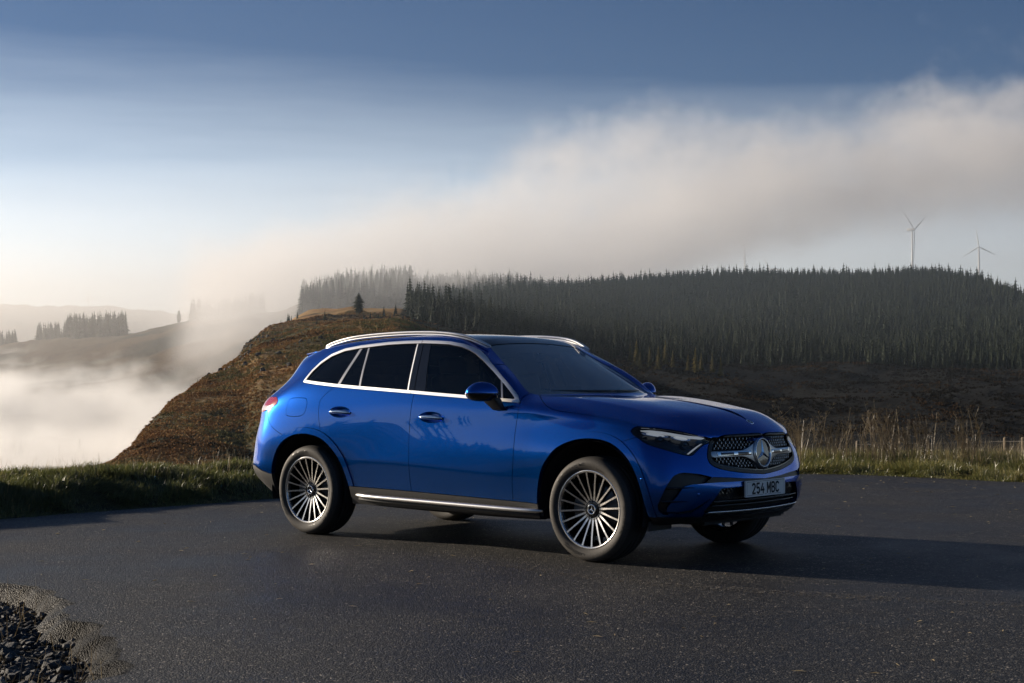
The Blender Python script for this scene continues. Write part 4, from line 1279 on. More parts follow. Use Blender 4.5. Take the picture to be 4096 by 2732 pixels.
_perm = rng.permutation(4096)
_val = rng.random(4096)
def vnoise(x, y):
    xi, yi = np.floor(x).astype(int), np.floor(y).astype(int); fx, fy = x-xi, y-yi
    fx = fx*fx*(3-2*fx); fy = fy*fy*(3-2*fy)
    h = lambda i, j: _val[(_perm[(i & 4095)]+j*131) & 4095]
    return (h(xi, yi)*(1-fx)+h(xi+1, yi)*fx)*(1-fy)+(h(xi, yi+1)*(1-fx)+h(xi+1, yi+1)*fx)*fy
def fbm(x, y, o=5, g=.5):
    s = 0; a = 1; t = 0
    for i in range(o): s = s+a*vnoise(x*2**i+17.3*i, y*2**i-9.1*i); t += a; a *= g
    return s/t

TAB = [  # px, spur foot, spur top, behind it, far slope foot, far slope top, far hill row
 (-600, (130,1085), (170,1090), (400,1160), (650,1015), (1150,830), 700),
 (0,   (130,1075), (170,1078), (400,1155), (650,1012), (1150,800), 697),
 (100, (130,1075), (170,1072), (400,1155), (650,1008), (1150,776), 697),
 (250, (140,1070), (175,1062), (400,1150), (650,1000), (1100,760), 699),
 (300, (150,1068), (195,1026), (380,1140), (650,985), (1080,753), 706),
 (400, (155,1066), (250,930), (420,1080), (650,960), (1050,737), 716),
 (500, (158,1064), (315,862), (460,1010), (640,930), (1000,729), 730),
 (545, (164,1064), (350,820), (490,910), (640,870), (1000,724), 735),
 (565, (166,1064), (385,790), (500,880), (640,855), (1000,722), 735),
 (600, (160,1062), (400,757), (520,830), (660,830), (1000,720), 735),
 (650, (156,1060), (430,738), (600,760), (700,770), (1000,714), 735),
 (700, (152,1058), (440,722), (640,724), (720,735), (900,700), 735),
 (800, (150,1052), (435,712), (660,712), (720,716), (900,676), 735),
 (920, (155,1045), (430,712), (650,716), (700,712), (880,668), 735),
 (1000,(170,1035), (420,742), (600,735), (640,725), (850,665), 735),
 (1150,(200,1025), (415,775), (560,748), (640,718), (830,656), 735),
 (1300,(260,1018), (440,805), (540,765), (640,728), (820,656), 735),
 (1500,(270,1012), (420,832), (540,780), (650,735), (820,646), 735),
 (1800,(280,1012), (430,838), (550,780), (650,730), (820,638), 735),
 (2100,(280,1014), (430,845), (550,785), (650,730), (800,631), 735),
 (2250,(280,1014), (430,848), (540,790), (640,742), (760,650), 735),
 (2351,(280,1016), (430,850), (520,800), (600,762), (700,690), 735),
 (2500,(280,1020), (420,880), (500,840), (560,810), (620,780), 740),
 (3000,(300,1000), (420,920), (520,905), (600,890), (700,880), 760)]
px_t = np.array([t[0] for t in TAB], float)
D_t = np.zeros((len(TAB), 10)); Z_t = np.zeros((len(TAB), 10))
for i, t in enumerate(TAB):
    ds = [30, 62]+[p[0] for p in t[1:6]]
    zs = [-2.2, -9.5]+[CAM[2]+p[0]*zslope([t[0]], [p[1]])[0] for p in t[1:6]]
    zs[1] = min(-8.0, zs[2]+1.0)
    D_t[i] = ds+[t[5][0]+350, 3300, 7000]
    z8 = CAM[2]+3300*zslope([t[0]], [t[6]])[0]
    Z_t[i] = zs+[zs[-1]-30, z8, z8+40]
th_t = th_of(px_t)
low_D = np.array([30, 62, 150, 250, 450, 650, 1100, 1500, 3300, 7000.]); low_Z = np.array([-2.2, -10, -30, -40, -45, -40, 5, -10, 120, 160.])
hil_D = np.array([26, 45, 80, 130, 200, 350, 600, 1000, 3300, 7000.]); hil_Z = np.array([-.1, 1.0, 4, 12.0, 21.5, 39, 58, 70, 120, 160.])
th_all = np.concatenate([[-math.pi, -2.0, -1.36, -1.2, -.62], th_t, [.75, 2.0, 2.7, math.pi]])
D_all = np.vstack([hil_D, hil_D, hil_D, low_D, low_D, D_t, low_D, low_D, hil_D, hil_D])
Z_all = np.vstack([hil_Z, hil_Z, hil_Z, low_Z, low_Z, Z_t, low_Z, low_Z, hil_Z, hil_Z])
th_f = np.concatenate([np.linspace(-math.pi, -.44, 90, endpoint=False), np.linspace(-.44, .44, 640), np.linspace(.44, math.pi, 90)[1:]])
d_f = np.concatenate([[2, 8, 14], np.geomspace(19, 1400, 250), np.geomspace(1400, 7000, 36)[1:]])
Dc = np.stack([np.interp(th_f, th_all, D_all[:, k]) for k in range(10)], 1)
Zc = np.stack([np.interp(th_f, th_all, Z_all[:, k]) for k in range(10)], 1)
def smooth_cols(A, w):
    k = np.hanning(w+2)[1:-1]; k /= k.sum()
    return np.stack([np.convolve(np.pad(A[:, j], w//2, mode='edge'), k, 'valid') for j in range(A.shape[1])], 1)
Dc = smooth_cols(Dc, 9); Zc = smooth_cols(Zc, 9)
TZ = np.zeros((len(th_f), len(d_f)))
for i in range(len(th_f)):
    row = np.interp(d_f, np.concatenate([[0, 19.], Dc[i]]), np.concatenate([[-.16, -.16], Zc[i]]))
    TZ[i] = row
# soften the breaks of slope along the distance axis
k = np.array([1, 2, 3, 2, 1.]); k /= k.sum()
sm = np.apply_along_axis(lambda r: np.convolve(np.pad(r, 2, mode='edge'), k, 'valid'), 1, TZ)
wgt = np.clip((d_f-60)/60, 0, 1); TZ = TZ*(1-wgt)+sm*wgt
TX, TY = world(th_f[:, None], d_f[None, :])
nz = fbm(TX/46, TY/46, 6, .52)-.5
rg_ = 1-np.abs(2*fbm(TX/30+5, TY/30, 5, .5)-1)
amp = np.interp(d_f, [0, 60, 140, 300, 600, 1200, 7000], [0, 0, 1.8, 3.2, 4.0, 9, 22])
TZ = TZ+nz*amp*1.5+(rg_-.75)*amp*.8*np.interp(d_f, [0, 140, 300, 700, 900], [0, .8, 1, 1, .4])
def ground(th, d):
    i = np.clip(np.interp(th, th_f, np.arange(len(th_f))), 0, len(th_f)-1.001); j = np.clip(np.interp(d, d_f, np.arange(len(d_f))), 0, len(d_f)-1.001)
    i0, j0 = i.astype(int), j.astype(int); a, b = i-i0, j-j0
    return (TZ[i0, j0]*(1-a)+TZ[i0+1, j0]*a)*(1-b)+(TZ[i0, j0+1]*(1-a)+TZ[i0+1, j0+1]*a)*b
nT, nD = TZ.shape
VT = np.stack([TX, TY, TZ], 2).reshape(-1, 3)
ii, jj = np.meshgrid(np.arange(nT-1), np.arange(nD-1), indexing='ij')
q = (ii*nD+jj).ravel()
FT = np.stack([q, q+1, q+nD+1, q+nD], 1)
# ground tone, with some shade painted in: 0 bracken moor, 1 forest floor, 2 far moor
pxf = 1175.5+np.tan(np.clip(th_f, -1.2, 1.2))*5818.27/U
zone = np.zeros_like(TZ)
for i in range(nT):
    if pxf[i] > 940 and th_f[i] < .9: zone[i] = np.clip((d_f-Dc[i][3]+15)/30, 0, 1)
    if pxf[i] > 900 and th_f[i] < .9: zone[i] = np.maximum(zone[i], np.clip((pxf[i]-900)/300, 0, 1)*(d_f < Dc[i][3]+30))  # slope below the wood: its shade painted as dark ground
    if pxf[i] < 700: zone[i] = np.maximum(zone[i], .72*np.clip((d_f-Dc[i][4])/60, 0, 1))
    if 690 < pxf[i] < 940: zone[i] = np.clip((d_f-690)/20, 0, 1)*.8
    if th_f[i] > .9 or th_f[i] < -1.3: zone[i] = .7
land_m = principled('moorland', (.1, .07, .04), .95, 0, Specular_IOR_Level=.15)
at = nd(land_m, 'ShaderNodeAttribute', attribute_name='zone')
tc = nd(land_m, 'ShaderNodeTexCoord')
n1 = noise(land_m, .055, 8, .62, vec=tc.outputs['Object']); n2 = noise(land_m, .35, 6, .65, vec=tc.outputs['Object']); n3 = noise(land_m, .016, 4, .5, vec=tc.outputs['Object'])
mx = nd(land_m, 'ShaderNodeMix', data_type='FLOAT'); mx.inputs[0].default_value = .52; L(land_m, n1.outputs['Fac'], mx.inputs[2]); L(land_m, n2.outputs['Fac'], mx.inputs[3])
r1 = ramp(land_m, mx.outputs[0], [(.31, (.034, .022, .012)), (.37, (.15, .075, .028)), (.44, (.33, .165, .052)), (.52, (.42, .24, .085)), (.62, (.42, .28, .13))])
r2 = ramp(land_m, mx.outputs[0], [(.34, (.020, .019, .010)), (.47, (.060, .055, .020)), (.56, (.13, .105, .040)), (.66, (.20, .16, .075))])
fsel = ramp(land_m, n3.outputs['Fac'], [(.42, (0, 0, 0)), (.60, (1, 1, 1))])
m1 = nd(land_m, 'ShaderNodeMix', data_type='RGBA'); L(land_m, fsel.outputs[0], m1.inputs[0]); L(land_m, r1.outputs[0], m1.inputs[6]); L(land_m, r2.outputs[0], m1.inputs[7])
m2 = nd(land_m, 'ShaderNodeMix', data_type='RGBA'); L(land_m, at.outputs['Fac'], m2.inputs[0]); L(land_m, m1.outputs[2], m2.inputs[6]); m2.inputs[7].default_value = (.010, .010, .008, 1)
# bare rock where the slope is steep
ge = nd(land_m, 'ShaderNodeNewGeometry'); sx = nd(land_m, 'ShaderNodeSeparateXYZ'); L(land_m, ge.outputs['True Normal'], sx.inputs[0])
rk = ramp(land_m, sx.outputs[2], [(.60, (1, 1, 1)), (.74, (0, 0, 0))])
n4 = noise(land_m, .6, 7, .7, vec=tc.outputs['Object']); rc = ramp(land_m, n4.outputs['Fac'], [(.35, (.030, .026, .022)), (.6, (.12, .105, .09)), (.75, (.24, .22, .19))])
m3 = nd(land_m, 'ShaderNodeMix', data_type='RGBA'); L(land_m, rk.outputs[0], m3.inputs[0]); L(land_m, m2.outputs[2], m3.inputs[6]); L(land_m, rc.outputs[0], m3.inputs[7])
L(land_m, m3.outputs[2], P(land_m).inputs['Base Color'])
bb = bump(land_m, n2.outputs['Fac'], 1.0, 2.2); bb2 = bump(land_m, n4.outputs['Fac'], .7, .8, bb.outputs[0]); L(land_m, bb2.outputs[0], P(land_m).inputs['Normal'])
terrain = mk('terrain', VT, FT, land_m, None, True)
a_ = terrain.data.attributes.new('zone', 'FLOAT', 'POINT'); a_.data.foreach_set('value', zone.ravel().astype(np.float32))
tag(terrain, kind='structure')

# ------------------------------------------------------------------ trees
def conifer(h_layers, per, R, seed, core=True, bushy=0.0):
    r = np.random.default_rng(seed); V = []; F = []
    for i in range(h_layers):
        t = i/(h_layers-1); z = .06+.90*t
        rr = R*((1-t)**.82*(1-bushy)+bushy*math.sin(math.pi*min(1, .12+t*.86))**.7)+.010
        off = r.random()*6.28
        for j in range(per):
            if r.random() < .07: continue
            a = off+6.283*(j+.7*r.random())/per; L_ = rr*(.62+.55*r.random()); w = L_*.26+.010
            zt = z-L_*(.30+.25*r.random())+.02*t; c, s = math.cos(a), math.sin(a)
            b = len(V)
            V += [(0, 0, z+.055), (L_*.55*c-w*s, L_*.55*s+w*c, (z+zt)/2-.008), (L_*c, L_*s, zt), (L_*.55*c+w*s, L_*.55*s-w*c, (z+zt)/2-.008)]
            F += [[b, b+1, b+2], [b, b+2, b+3]]
    b = len(V); V.append((0, 0, 1.0)); 
    for j in range(4): V.append((.018*math.cos(j*1.57), .018*math.sin(j*1.57), .86))
    F += [[b, b+1+j, b+1+(j+1) % 4] for j in range(4)]
    if core:
        b = len(V); V.append((0, 0, .9))
        for j in range(5): V.append((R*.42*math.cos(j*1.2566), R*.42*math.sin(j*1.2566), .05))
        F += [[b, b+1+j, b+1+(j+1) % 5] for j in range(5)]
    return np.array(V), F
def leaf_mat(name, c0, c1, c2):
    m = principled(name, c1, .8, 0, Specular_IOR_Level=.2)
    oi = nd(m, 'ShaderNodeObjectInfo'); n = noise(m, .35, 3, .6, 'Object')
    add_ = nd(m, 'ShaderNodeMath', operation='ADD'); L(m, n.outputs['Fac'], add_.inputs[0])
    ml = nd(m, 'ShaderNodeMath', operation='MULTIPLY'); L(m, oi.outputs['Random'], ml.inputs[0]); ml.inputs[1].default_value = .25; L(m, ml.outputs[0], add_.inputs[1])
    r = ramp(m, add_.outputs[0], [(.35, c0), (.62, c1), (.9, c2)]); L(m, r.outputs[0], P(m).inputs['Base Color'])
    return m
spruce = leaf_mat('spruce_needles', (.013, .020, .012), (.024, .034, .018), (.050, .058, .028))
larch = leaf_mat('larch_needles', (.05, .045, .014), (.11, .085, .022), (.19, .14, .035))
bark = principled('bark', (.05, .038, .028), .9)
con_var = [conifer(13, 7, .21, s) for s in (1, 2, 3, 4)]
con_me = [mk_mesh('conifer_crown', v*np.array([1, 1, .95])+np.array([0, 0, .05]), f, spruce, False) for v, f in con_var]
lar_me = [mk_mesh('larch_crown', v*np.array([.9, .9, .95])+np.array([0, 0, .05]), f, larch, False) for v, f in con_var[:2]]
low_var = [conifer(7, 5, .27, s, True) for s in (11, 12, 13, 14, 15)]
tv, tf = tube([(0, 0, -.04), (0, 0, .35), (0, 0, .8)], [.016, .012, .004], 5, False)
trunk_me = mk_mesh('trunk', tv, tf, bark)
def plant(name, me, px, d, h, label, group, wide=1.0, sink=.0, th=None):
    th = th_of(px) if th is None else th
    x, y = world(th, d); z = float(ground(np.array([th]), np.array([d]))[0])
    o = inst(name, me, None, (float(x), float(y), z-sink), (0, 0, random.random()*6.28), (h*wide, h*wide, h))
    tag(o, label, 'tree', group)
    t = inst('trunk', trunk_me, o)
    return o
random.seed(3)
# the wood on the hillside
N = 25000
pxs = rng.uniform(935, 2560, N); ths = th_of(pxs)
dlo = np.interp(pxs, px_t, D_t[:, 3]); dhi = np.interp(pxs, px_t, D_t[:, 6])+70
uu = rng.random(N); ds = np.sqrt(dlo**2+uu*(dhi**2-dlo**2))
keep = rng.random(N) < np.clip(1.25-.9*fbm(pxs/160, ds/60, 3)**2*1.2, .45, 1)
edge = (ds-dlo) < 18
keep &= ~(edge & (rng.random(N) < .35))
pxs, ths, ds = pxs[keep][:17500], ths[keep][:17500], ds[keep][:17500]
hs = rng.uniform(4.4, 7.6, len(ds))*np.where(rng.random(len(ds)) < .07, 1.4, 1)*np.interp(pxs, [935, 1050, 1300, 1500], [1.35, 1.35, 1.1, 1])*np.clip(.75+(ds-np.interp(pxs, px_t, D_t[:, 3]))/90, .55, 1)
# the stand in the mist, the stands on the farther hill, trees in the valley
def stand(n, p0, p1, d0, d1, h0, h1):
    p = rng.uniform(p0, p1, n); return p, th_of(p), rng.uniform(d0, d1, n), rng.uniform(h0, h1, n)
extra = [stand(620, 690, 945, 715, 880, 11, 17), stand(260, 438, 605, 1010, 1110, 12, 18), stand(190, 150, 292, 1070, 1160, 12, 19), stand(60, 85, 150, 1120, 1170, 10, 15), stand(30, 0, 40, 1120, 1170, 8, 12),
         stand(46, -40, 330, 420, 560, 3.5, 7), stand(60, 330, 470, 300, 520, 3, 6), stand(26, 480, 690, 420, 640, 2, 4.2)]
apx = np.concatenate([pxs]+[e[0] for e in extra]); ath = np.concatenate([ths]+[e[1] for e in extra]); ad = np.concatenate([ds]+[e[2] for e in extra]); ah = np.concatenate([hs]+[e[3] for e in extra])
az_ = ground(ath, ad)
# rank by size in the picture, leaving out those behind the car
row = (1366-((az_+ah*.5-CAM[2])/ad-math.tan(PITCH))*5818.27)/U
hid = (apx > 740) & (apx < 1480) & (row > 790)
size = ah/ad; size[hid] = 0; size[(apx < 0) | (apx > 2351)] = 0
order = np.argsort(-size)
big = order[:285]; rest = order[285:]
for k_ in big:
    wood = apx[k_] > 935
    where = 'at the left edge of the wood, next to the open moor' if apx[k_] < 1150 else ('behind the roof of the car, in the middle of the wood' if apx[k_] < 1480 else ('at the lower edge of the wood above the bonnet' if apx[k_] < 1800 else ('at the lower edge of the wood above the dead verge stalks' if apx[k_] < 2120 else 'at the right end of the wood, above the fence posts')))
    lab = 'dark spruce standing '+where if wood else ('conifer fading into the mist on the moor left of the wood' if apx[k_] > 600 else 'conifer half hidden by the mist in the valley')
    plant('conifer_tree', con_me[k_ % 4], None, ad[k_], ah[k_], lab, ('spruces '+where) if wood else ('conifers in the mist on the moor' if apx[k_] > 600 else 'conifers in the valley mist'), rng.uniform(.85, 1.2), .2, ath[k_])
VV = []; FF = []; base = 0
rx_, ry_ = world(ath[rest], ad[rest])
for q_, k_ in enumerate(rest):
    v, f = low_var[k_ % 5]; a = rng.random()*6.28; w = ah[k_]*rng.uniform(.9, 1.3)
    c, s = math.cos(a), math.sin(a)
    VV.append(np.stack([(v[:, 0]*c-v[:, 1]*s)*w+rx_[q_], (v[:, 0]*s+v[:, 1]*c)*w+ry_[q_], v[:, 2]*ah[k_]+az_[k_]-.2], 1))
    FF.append(np.array(f)+base); base += len(v)
wood = mk('conifer_wood', np.vstack(VV), np.vstack(FF), spruce, None, False)
tag(wood, 'dense dark conifer wood covering the hillside below the ridge', 'wood', kind='stuff')
# single trees on the brown moor
v, f = conifer(16, 10, .30, 21, True, .85)
round_me = mk_mesh('round_crown', v*np.array([1, 1, .93])+np.array([0, 0, .07]), f, spruce, False)
plant('broad_tree', round_me, 823, 440, 6.4, 'lone broad round-crowned tree on the brow of the brown moor', None, 1.15)
plant('conifer_tree', con_me[1], 881, 438, 3.4, 'small pointed conifer just right of the round-crowned tree on the moor', None, 1.3)
plant('conifer_tree', con_me[2], 908, 445, 3.3, 'small conifer on the moor brow nearest the edge of the wood', None, 1.5)
plant('conifer_tree', con_me[0], 745, 405, 3.1, 'small dark conifer alone on the slope below the round-crowned tree', None, 1.5)
plant('conifer_tree', con_me[3], 727, 375, 1.9, 'tiny conifer on the slope beneath the lone small dark conifer', None, 1.5)
plant('broad_tree', round_me, 410, 1048, 9.5, 'lone conical tree on the skyline of the misty middle hill', None, .8)
for p_, d_, h_ in ((850, 415, 2.3), (835, 412, 1.9), (868, 410, 2.6), (895, 408, 2.4), (925, 405, 2.4), (945, 402, 3.0), (815, 400, 1.7), (905, 420, 1.9)):
    plant('young_conifer', con_me[int(p_) % 4], p_, d_, h_, 'young conifer scattered over the moor in front of the wood', 'young conifers in front of the wood', 1.4)
for p_, d_, h_ in ((1447, 415, 5.5), (1462, 405, 7.5), (1470, 395, 5), (1492, 400, 6), (1512, 392, 6.5), (1528, 405, 7.2), (1545, 400, 5), (1580, 398, 4.6), (1597, 392, 7.0), (1610, 400, 5.2), (1636, 395, 5.6), (1655, 390, 5.4)):
    plant('larch', lar_me[int(p_) % 2], p_, d_, h_, 'yellowish larch on the dark slope behind the bonnet', 'yellow larches on the dark slope', 1.15)
# trees on the rise behind the viewer (they show only in reflections)
VV = []; FF = []; base = 0
for q_ in range(560):
    t_ = rng.uniform(2.7, 4.92); d_ = rng.uniform(95, 210); t_ = t_ if t_ < math.pi else t_-2*math.pi
    z_ = float(ground(np.array([t_]), np.array([d_]))[0]); x_, y_ = world(t_, d_); h_ = rng.uniform(4, 7.5)
    v, f = low_var[q_ % 3]
    VV.append(np.stack([v[:, 0]*h_*1.3+x_, v[:, 1]*h_*1.3+y_, v[:, 2]*h_+z_], 1)); FF.append(np.array(f)+base); base += len(v)
tag(mk('roadside_wood', np.vstack(VV), np.vstack(FF), spruce, None, False), 'dark wood on the rise on the near side of the road', 'wood', kind='stuff')

# ------------------------------------------------------------------ wind turbines
turb_m = principled('turbine_white', (.72, .72, .70), .5)
def turbine(px, yh, d, blade, angs, label, base_drop=95, face=None, tw=1.0):
    th = float(th_of(px)); x, y = world(th, d); zh = CAM[2]+d*zslope([px], [yh])[0]
    r = empty('wind_turbine', (float(x), float(y), zh-base_drop)); tag(r, label, 'wind turbine')
    V, F = tube([(0, 0, 0), (0, 0, base_drop-1.6)], [2.6*tw, 1.5*tw], 14); mk('tower', V, F, turb_m, r)
    vw = np.array([float(x)-CAM[0], float(y)-CAM[1], 0]); vw /= np.linalg.norm(vw)
    if face is not None: a = math.atan2(vw[1], vw[0])+face; vw = np.array([math.cos(a), math.sin(a), 0])
    sd = np.array([vw[1], -vw[0], 0]); c = np.array([0, 0, base_drop])
    mb = MB(); R_ = np.stack([vw, sd, np.array([0, 0, 1.])], 1); mb.box(c+vw*2.5, (9, 3.4, 3.6), 0, R_); o = mb.build('nacelle', turb_m, r); bevel(o, .7, 2)
    V, F = tube([c-vw*2.0, c-vw*3.2, c-vw*4.4], [1.7, 1.5, .4], 12); mk('hub', V, F, turb_m, r)
    for a in angs:
        dr = sd*math.sin(rad(a))+np.array([0, 0, 1.])*math.cos(rad(a)); wd = np.cross(dr, vw)
        V = []; F = []
        for t, w in ((0, .9), (.08, 1.1), (.22, 1.9), (.5, 1.3), (.8, .8), (1, .25)):
            p = c-vw*3.0+dr*blade*t
            V += [p+wd*w*.7, p+vw*.25*(1-t*.7), p-wd*w*.7, p-vw*.25*(1-t*.7)]
        for i in range(5):
            for j in range(4): F.append([i*4+j, i*4+(j+1) % 4, (i+1)*4+(j+1) % 4, (i+1)*4+j])
        F.append([20, 21, 22, 23]); mk('blade', V, F, turb_m, r, True)
turbine(2250, 567, 3000, 38, (-8, 118, -122), 'sunlit white wind turbine at the right end of the wooded ridge')
turbine(2097, 527, 1900, 39, (181, -59, 61), 'tall wind turbine with one blade hanging straight down beside its tower', 80, rad(66), .62)
turbine(1711, 564, 3400, 38, (190, -62, 55), 'misty wind turbine with a V of raised blades above the middle of the ridge', 95, rad(35))
turbine(1499, 572, 3600, 36, (-5, 118, 240), 'turbine tower fading into the fog above the ridge, the one farthest left on the wood')
turbine(1768, 618, 3300, 34, (-28, 92, 212), 'wind turbine almost hidden behind the ridge, only a leaning blade showing')
turbine(202, 682, 5200, 36, (-8, 105, 222), 'tiny wind turbine on the flat far hill at the left')
# bracken and heather clumps that roughen the moor
def clump(seed):
    r = np.random.default_rng(seed); V = []; F = []
    for j in range(5):
        a = 6.283*(j+r.random())/5; rr = .5+.5*r.random(); h = .35+.5*r.random(); b = len(V); w = .32
        V += [(.15*math.cos(a), .15*math.sin(a), -.1), (rr*.7*math.cos(a-w), rr*.7*math.sin(a-w), h*.7), (rr*math.cos(a), rr*math.sin(a), h*.35), (.2*math.cos(a+w), .2*math.sin(a+w), h)]
        F += [[b, b+1, b+2, b+3]]
    return np.array(V), np.array(F)
cl_var = [clump(s) for s in range(4)]
clump_m = bpy.data.materials.new('bracken'); clump_m.use_nodes = True
at = nd(clump_m, 'ShaderNodeAttribute', attribute_name='tone')
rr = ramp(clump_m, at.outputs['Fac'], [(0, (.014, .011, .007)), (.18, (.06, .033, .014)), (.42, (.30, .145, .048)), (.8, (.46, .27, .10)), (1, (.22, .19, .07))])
L(clump_m, rr.outputs[0], P(clump_m).inputs['Base Color']); P(clump_m).inputs['Roughness'].default_value = .95; P(clump_m).inputs['Specular IOR Level'].default_value = .1
def scatter(n, p0, p1, klo, khi, s0, s1, name, label, tone_shift=0.0):
    p = rng.uniform(p0, p1, n); th = th_of(p); lo = np.interp(p, px_t, D_t[:, klo]); hi = np.interp(p, px_t, D_t[:, khi])
    d = np.sqrt(lo**2+rng.random(n)*((hi+15)**2-lo**2)); x, y = world(th, d); z = ground(th, d)
    cl = fbm(x/9.0, y/9.0, 5, .6); k = rng.random(n) < np.clip((cl-.30)*3.2, .08, 1)
    x, y, z, cl, d = x[k], y[k], z[k], cl[k], d[k]; n = len(x)
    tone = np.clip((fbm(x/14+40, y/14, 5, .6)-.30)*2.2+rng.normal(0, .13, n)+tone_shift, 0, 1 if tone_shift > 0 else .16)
    s = rng.uniform(s0, s1, n)*(.6+.8*cl)*np.interp(d, [150, 350, 600], [.7, 1, 1.3]); a = rng.random(n)*6.283
    VV = []; FF = []; base = 0
    for v_i, (v, f) in enumerate(cl_var):
        m = np.arange(n) % 4 == v_i; c, sn = np.cos(a[m])[:, None], np.sin(a[m])[:, None]; S_ = s[m][:, None]
        W = np.stack([(v[:, 0]*c-v[:, 1]*sn)*S_+x[m][:, None], (v[:, 0]*sn+v[:, 1]*c)*S_+y[m][:, None], v[:, 2]*S_*.75+z[m][:, None]], 2)
        VV.append(W.reshape(-1, 3)); FF.append((f[None]+(np.arange(m.sum())*len(v))[:, None, None]).reshape(-1, 4)+base); base += m.sum()*len(v)
    tt = np.concatenate([np.repeat(tone[np.arange(n) % 4 == i], len(cl_var[i][0])) for i in range(4)])
    o = mk(name, np.vstack(VV), np.vstack(FF), clump_m, None, False)
    at = o.data.attributes.new('tone', 'FLOAT', 'POINT'); at.data.foreach_set('value', tt.astype(np.float32)); tag(o, label, 'bracken', kind='stuff')
scatter(36000, 230, 1000, 2, 3, .30, .90, 'bracken', 'rust-brown bracken and heather over the sunlit moor behind the car', .22)
scatter(15000, 1000, 2420, 2, 3, .35, 1.1, 'heather', 'heather darkened to stand for the shade on the slope below the wood', -.5)  # clump tone pushed down: the slope's shade is put into the colour
# crags where the moor breaks off
rock_m = principled('crag_rock', (.12, .105, .09), .9)
n_ = noise(rock_m, .9, 6, .65); rr = ramp(rock_m, n_.outputs['Fac'], [(.35, (.03, .026, .022)), (.6, (.085, .075, .062)), (.72, (.19, .17, .14))]); L(rock_m, rr.outputs[0], P(rock_m).inputs['Base Color'])
# ------------------------------------------------------------------ mist and fog
def fog_box(name, label, lo, hi, dens, build, g=.55, col=(.97, .96, .95), step=1.0):
    """box in a frame turned to look along the valley: x to the right, y away, z up"""
    V = [(x, y, z) for x in (lo[0], hi[0]) for y in (lo[1], hi[1]) for z in (lo[2], hi[2])]
    F = [[0, 1, 3, 2], [4, 6, 7, 5], [0, 4, 5, 1], [2, 3, 7, 6], [0, 2, 6, 4], [1, 5, 7, 3]]
    m = bpy.data.materials.new(name); m.use_nodes = True; nt = m.node_tree; nt.nodes.clear()
    out = nt.nodes.new('ShaderNodeOutputMaterial'); pv = nt.nodes.new('ShaderNodeVolumePrincipled')
    pv.inputs['Color'].default_value = (*col, 1); pv.inputs['Anisotropy'].default_value = g
    nt.links.new(pv.outputs[0], out.inputs['Volume'])
    if build is not None:
        tc = nt.nodes.new('ShaderNodeTexCoord'); s = nt.nodes.new('ShaderNodeSeparateXYZ'); nt.links.new(tc.outputs['Object'], s.inputs[0])
        d = build(nt, tc.outputs['Object'], s)
        ml = nt.nodes.new('ShaderNodeMath'); ml.operation = 'MULTIPLY'; nt.links.new(d, ml.inputs[0]); ml.inputs[1].default_value = dens
        nt.links.new(ml.outputs[0], pv.inputs['Density'])
    else:
        pv.inputs['Density'].default_value = dens
    o = mk(name, V, F, m, None, False)
    o.location = (CAM[0], CAM[1], 0); o.rotation_euler = (0, 0, AZ-math.pi/2)
    tag(o, label, 'fog', kind='stuff')
    m.volume_intersection_method if hasattr(m, 'volume_intersection_method') else None
    try: m.cycles.volume_step_rate = step
    except Exception: pass
    return o
def mth(nt, op, a, b=None, c=None, clamp=False):
    n = nt.nodes.new('ShaderNodeMath'); n.operation = op; n.use_clamp = clamp
    for i, v in enumerate((a, b, c)):
        if v is None: continue
        if isinstance(v, (int, float)): n.inputs[i].default_value = v
        else: nt.links.new(v, n.inputs[i])
    return n.outputs[0]
def sstep(nt, v, a, b):
    n = nt.nodes.new('ShaderNodeMapRange'); n.interpolation_type = 'SMOOTHSTEP'
    nt.links.new(v, n.inputs[0]); n.inputs[1].default_value = a; n.inputs[2].default_value = b
    n.inputs[3].default_value = 0 if a < b else 1; n.inputs[4].default_value = 1 if a < b else 0
    if a > b: n.inputs[1].default_value = b; n.inputs[2].default_value = a
    return n.outputs[0]
def curve(nt, v, pts, vmin, vmax):
    """profile: pts (x, value) in metres -> value in metres"""
    xs = [p[0] for p in pts]; x0, x1 = min(xs), max(xs)
    n = nt.nodes.new('ShaderNodeMapRange'); nt.links.new(v, n.inputs[0]); n.inputs[1].default_value = x0; n.inputs[2].default_value = x1
    fc = nt.nodes.new('ShaderNodeFloatCurve'); cm = fc.mapping; c = cm.curves[0]
    P_ = [((p[0]-x0)/(x1-x0), (p[1]-vmin)/(vmax-vmin)) for p in pts]
    c.points[0].location = P_[0]; c.points[1].location = P_[-1]
    for p in P_[1:-1]: c.points.new(*p)
    cm.update(); nt.links.new(n.outputs[0], fc.inputs['Value'])
    return mth(nt, 'MULTIPLY_ADD', fc.outputs[0], vmax-vmin, vmin)
def nz3(nt, vec, scale, detail=3, rough=.55, sc=(1, 1, 1), off=(0, 0, 0)):
    mp = nt.nodes.new('ShaderNodeMapping'); mp.inputs['Scale'].default_value = sc; mp.inputs['Location'].default_value = off; nt.links.new(vec, mp.inputs[0])
    n = nt.nodes.new('ShaderNodeTexNoise'); n.inputs['Scale'].default_value = scale; n.inputs['Detail'].default_value = detail; n.inputs['Roughness'].default_value = rough
    nt.links.new(mp.outputs[0], n.inputs['Vector']); return n.outputs['Fac']

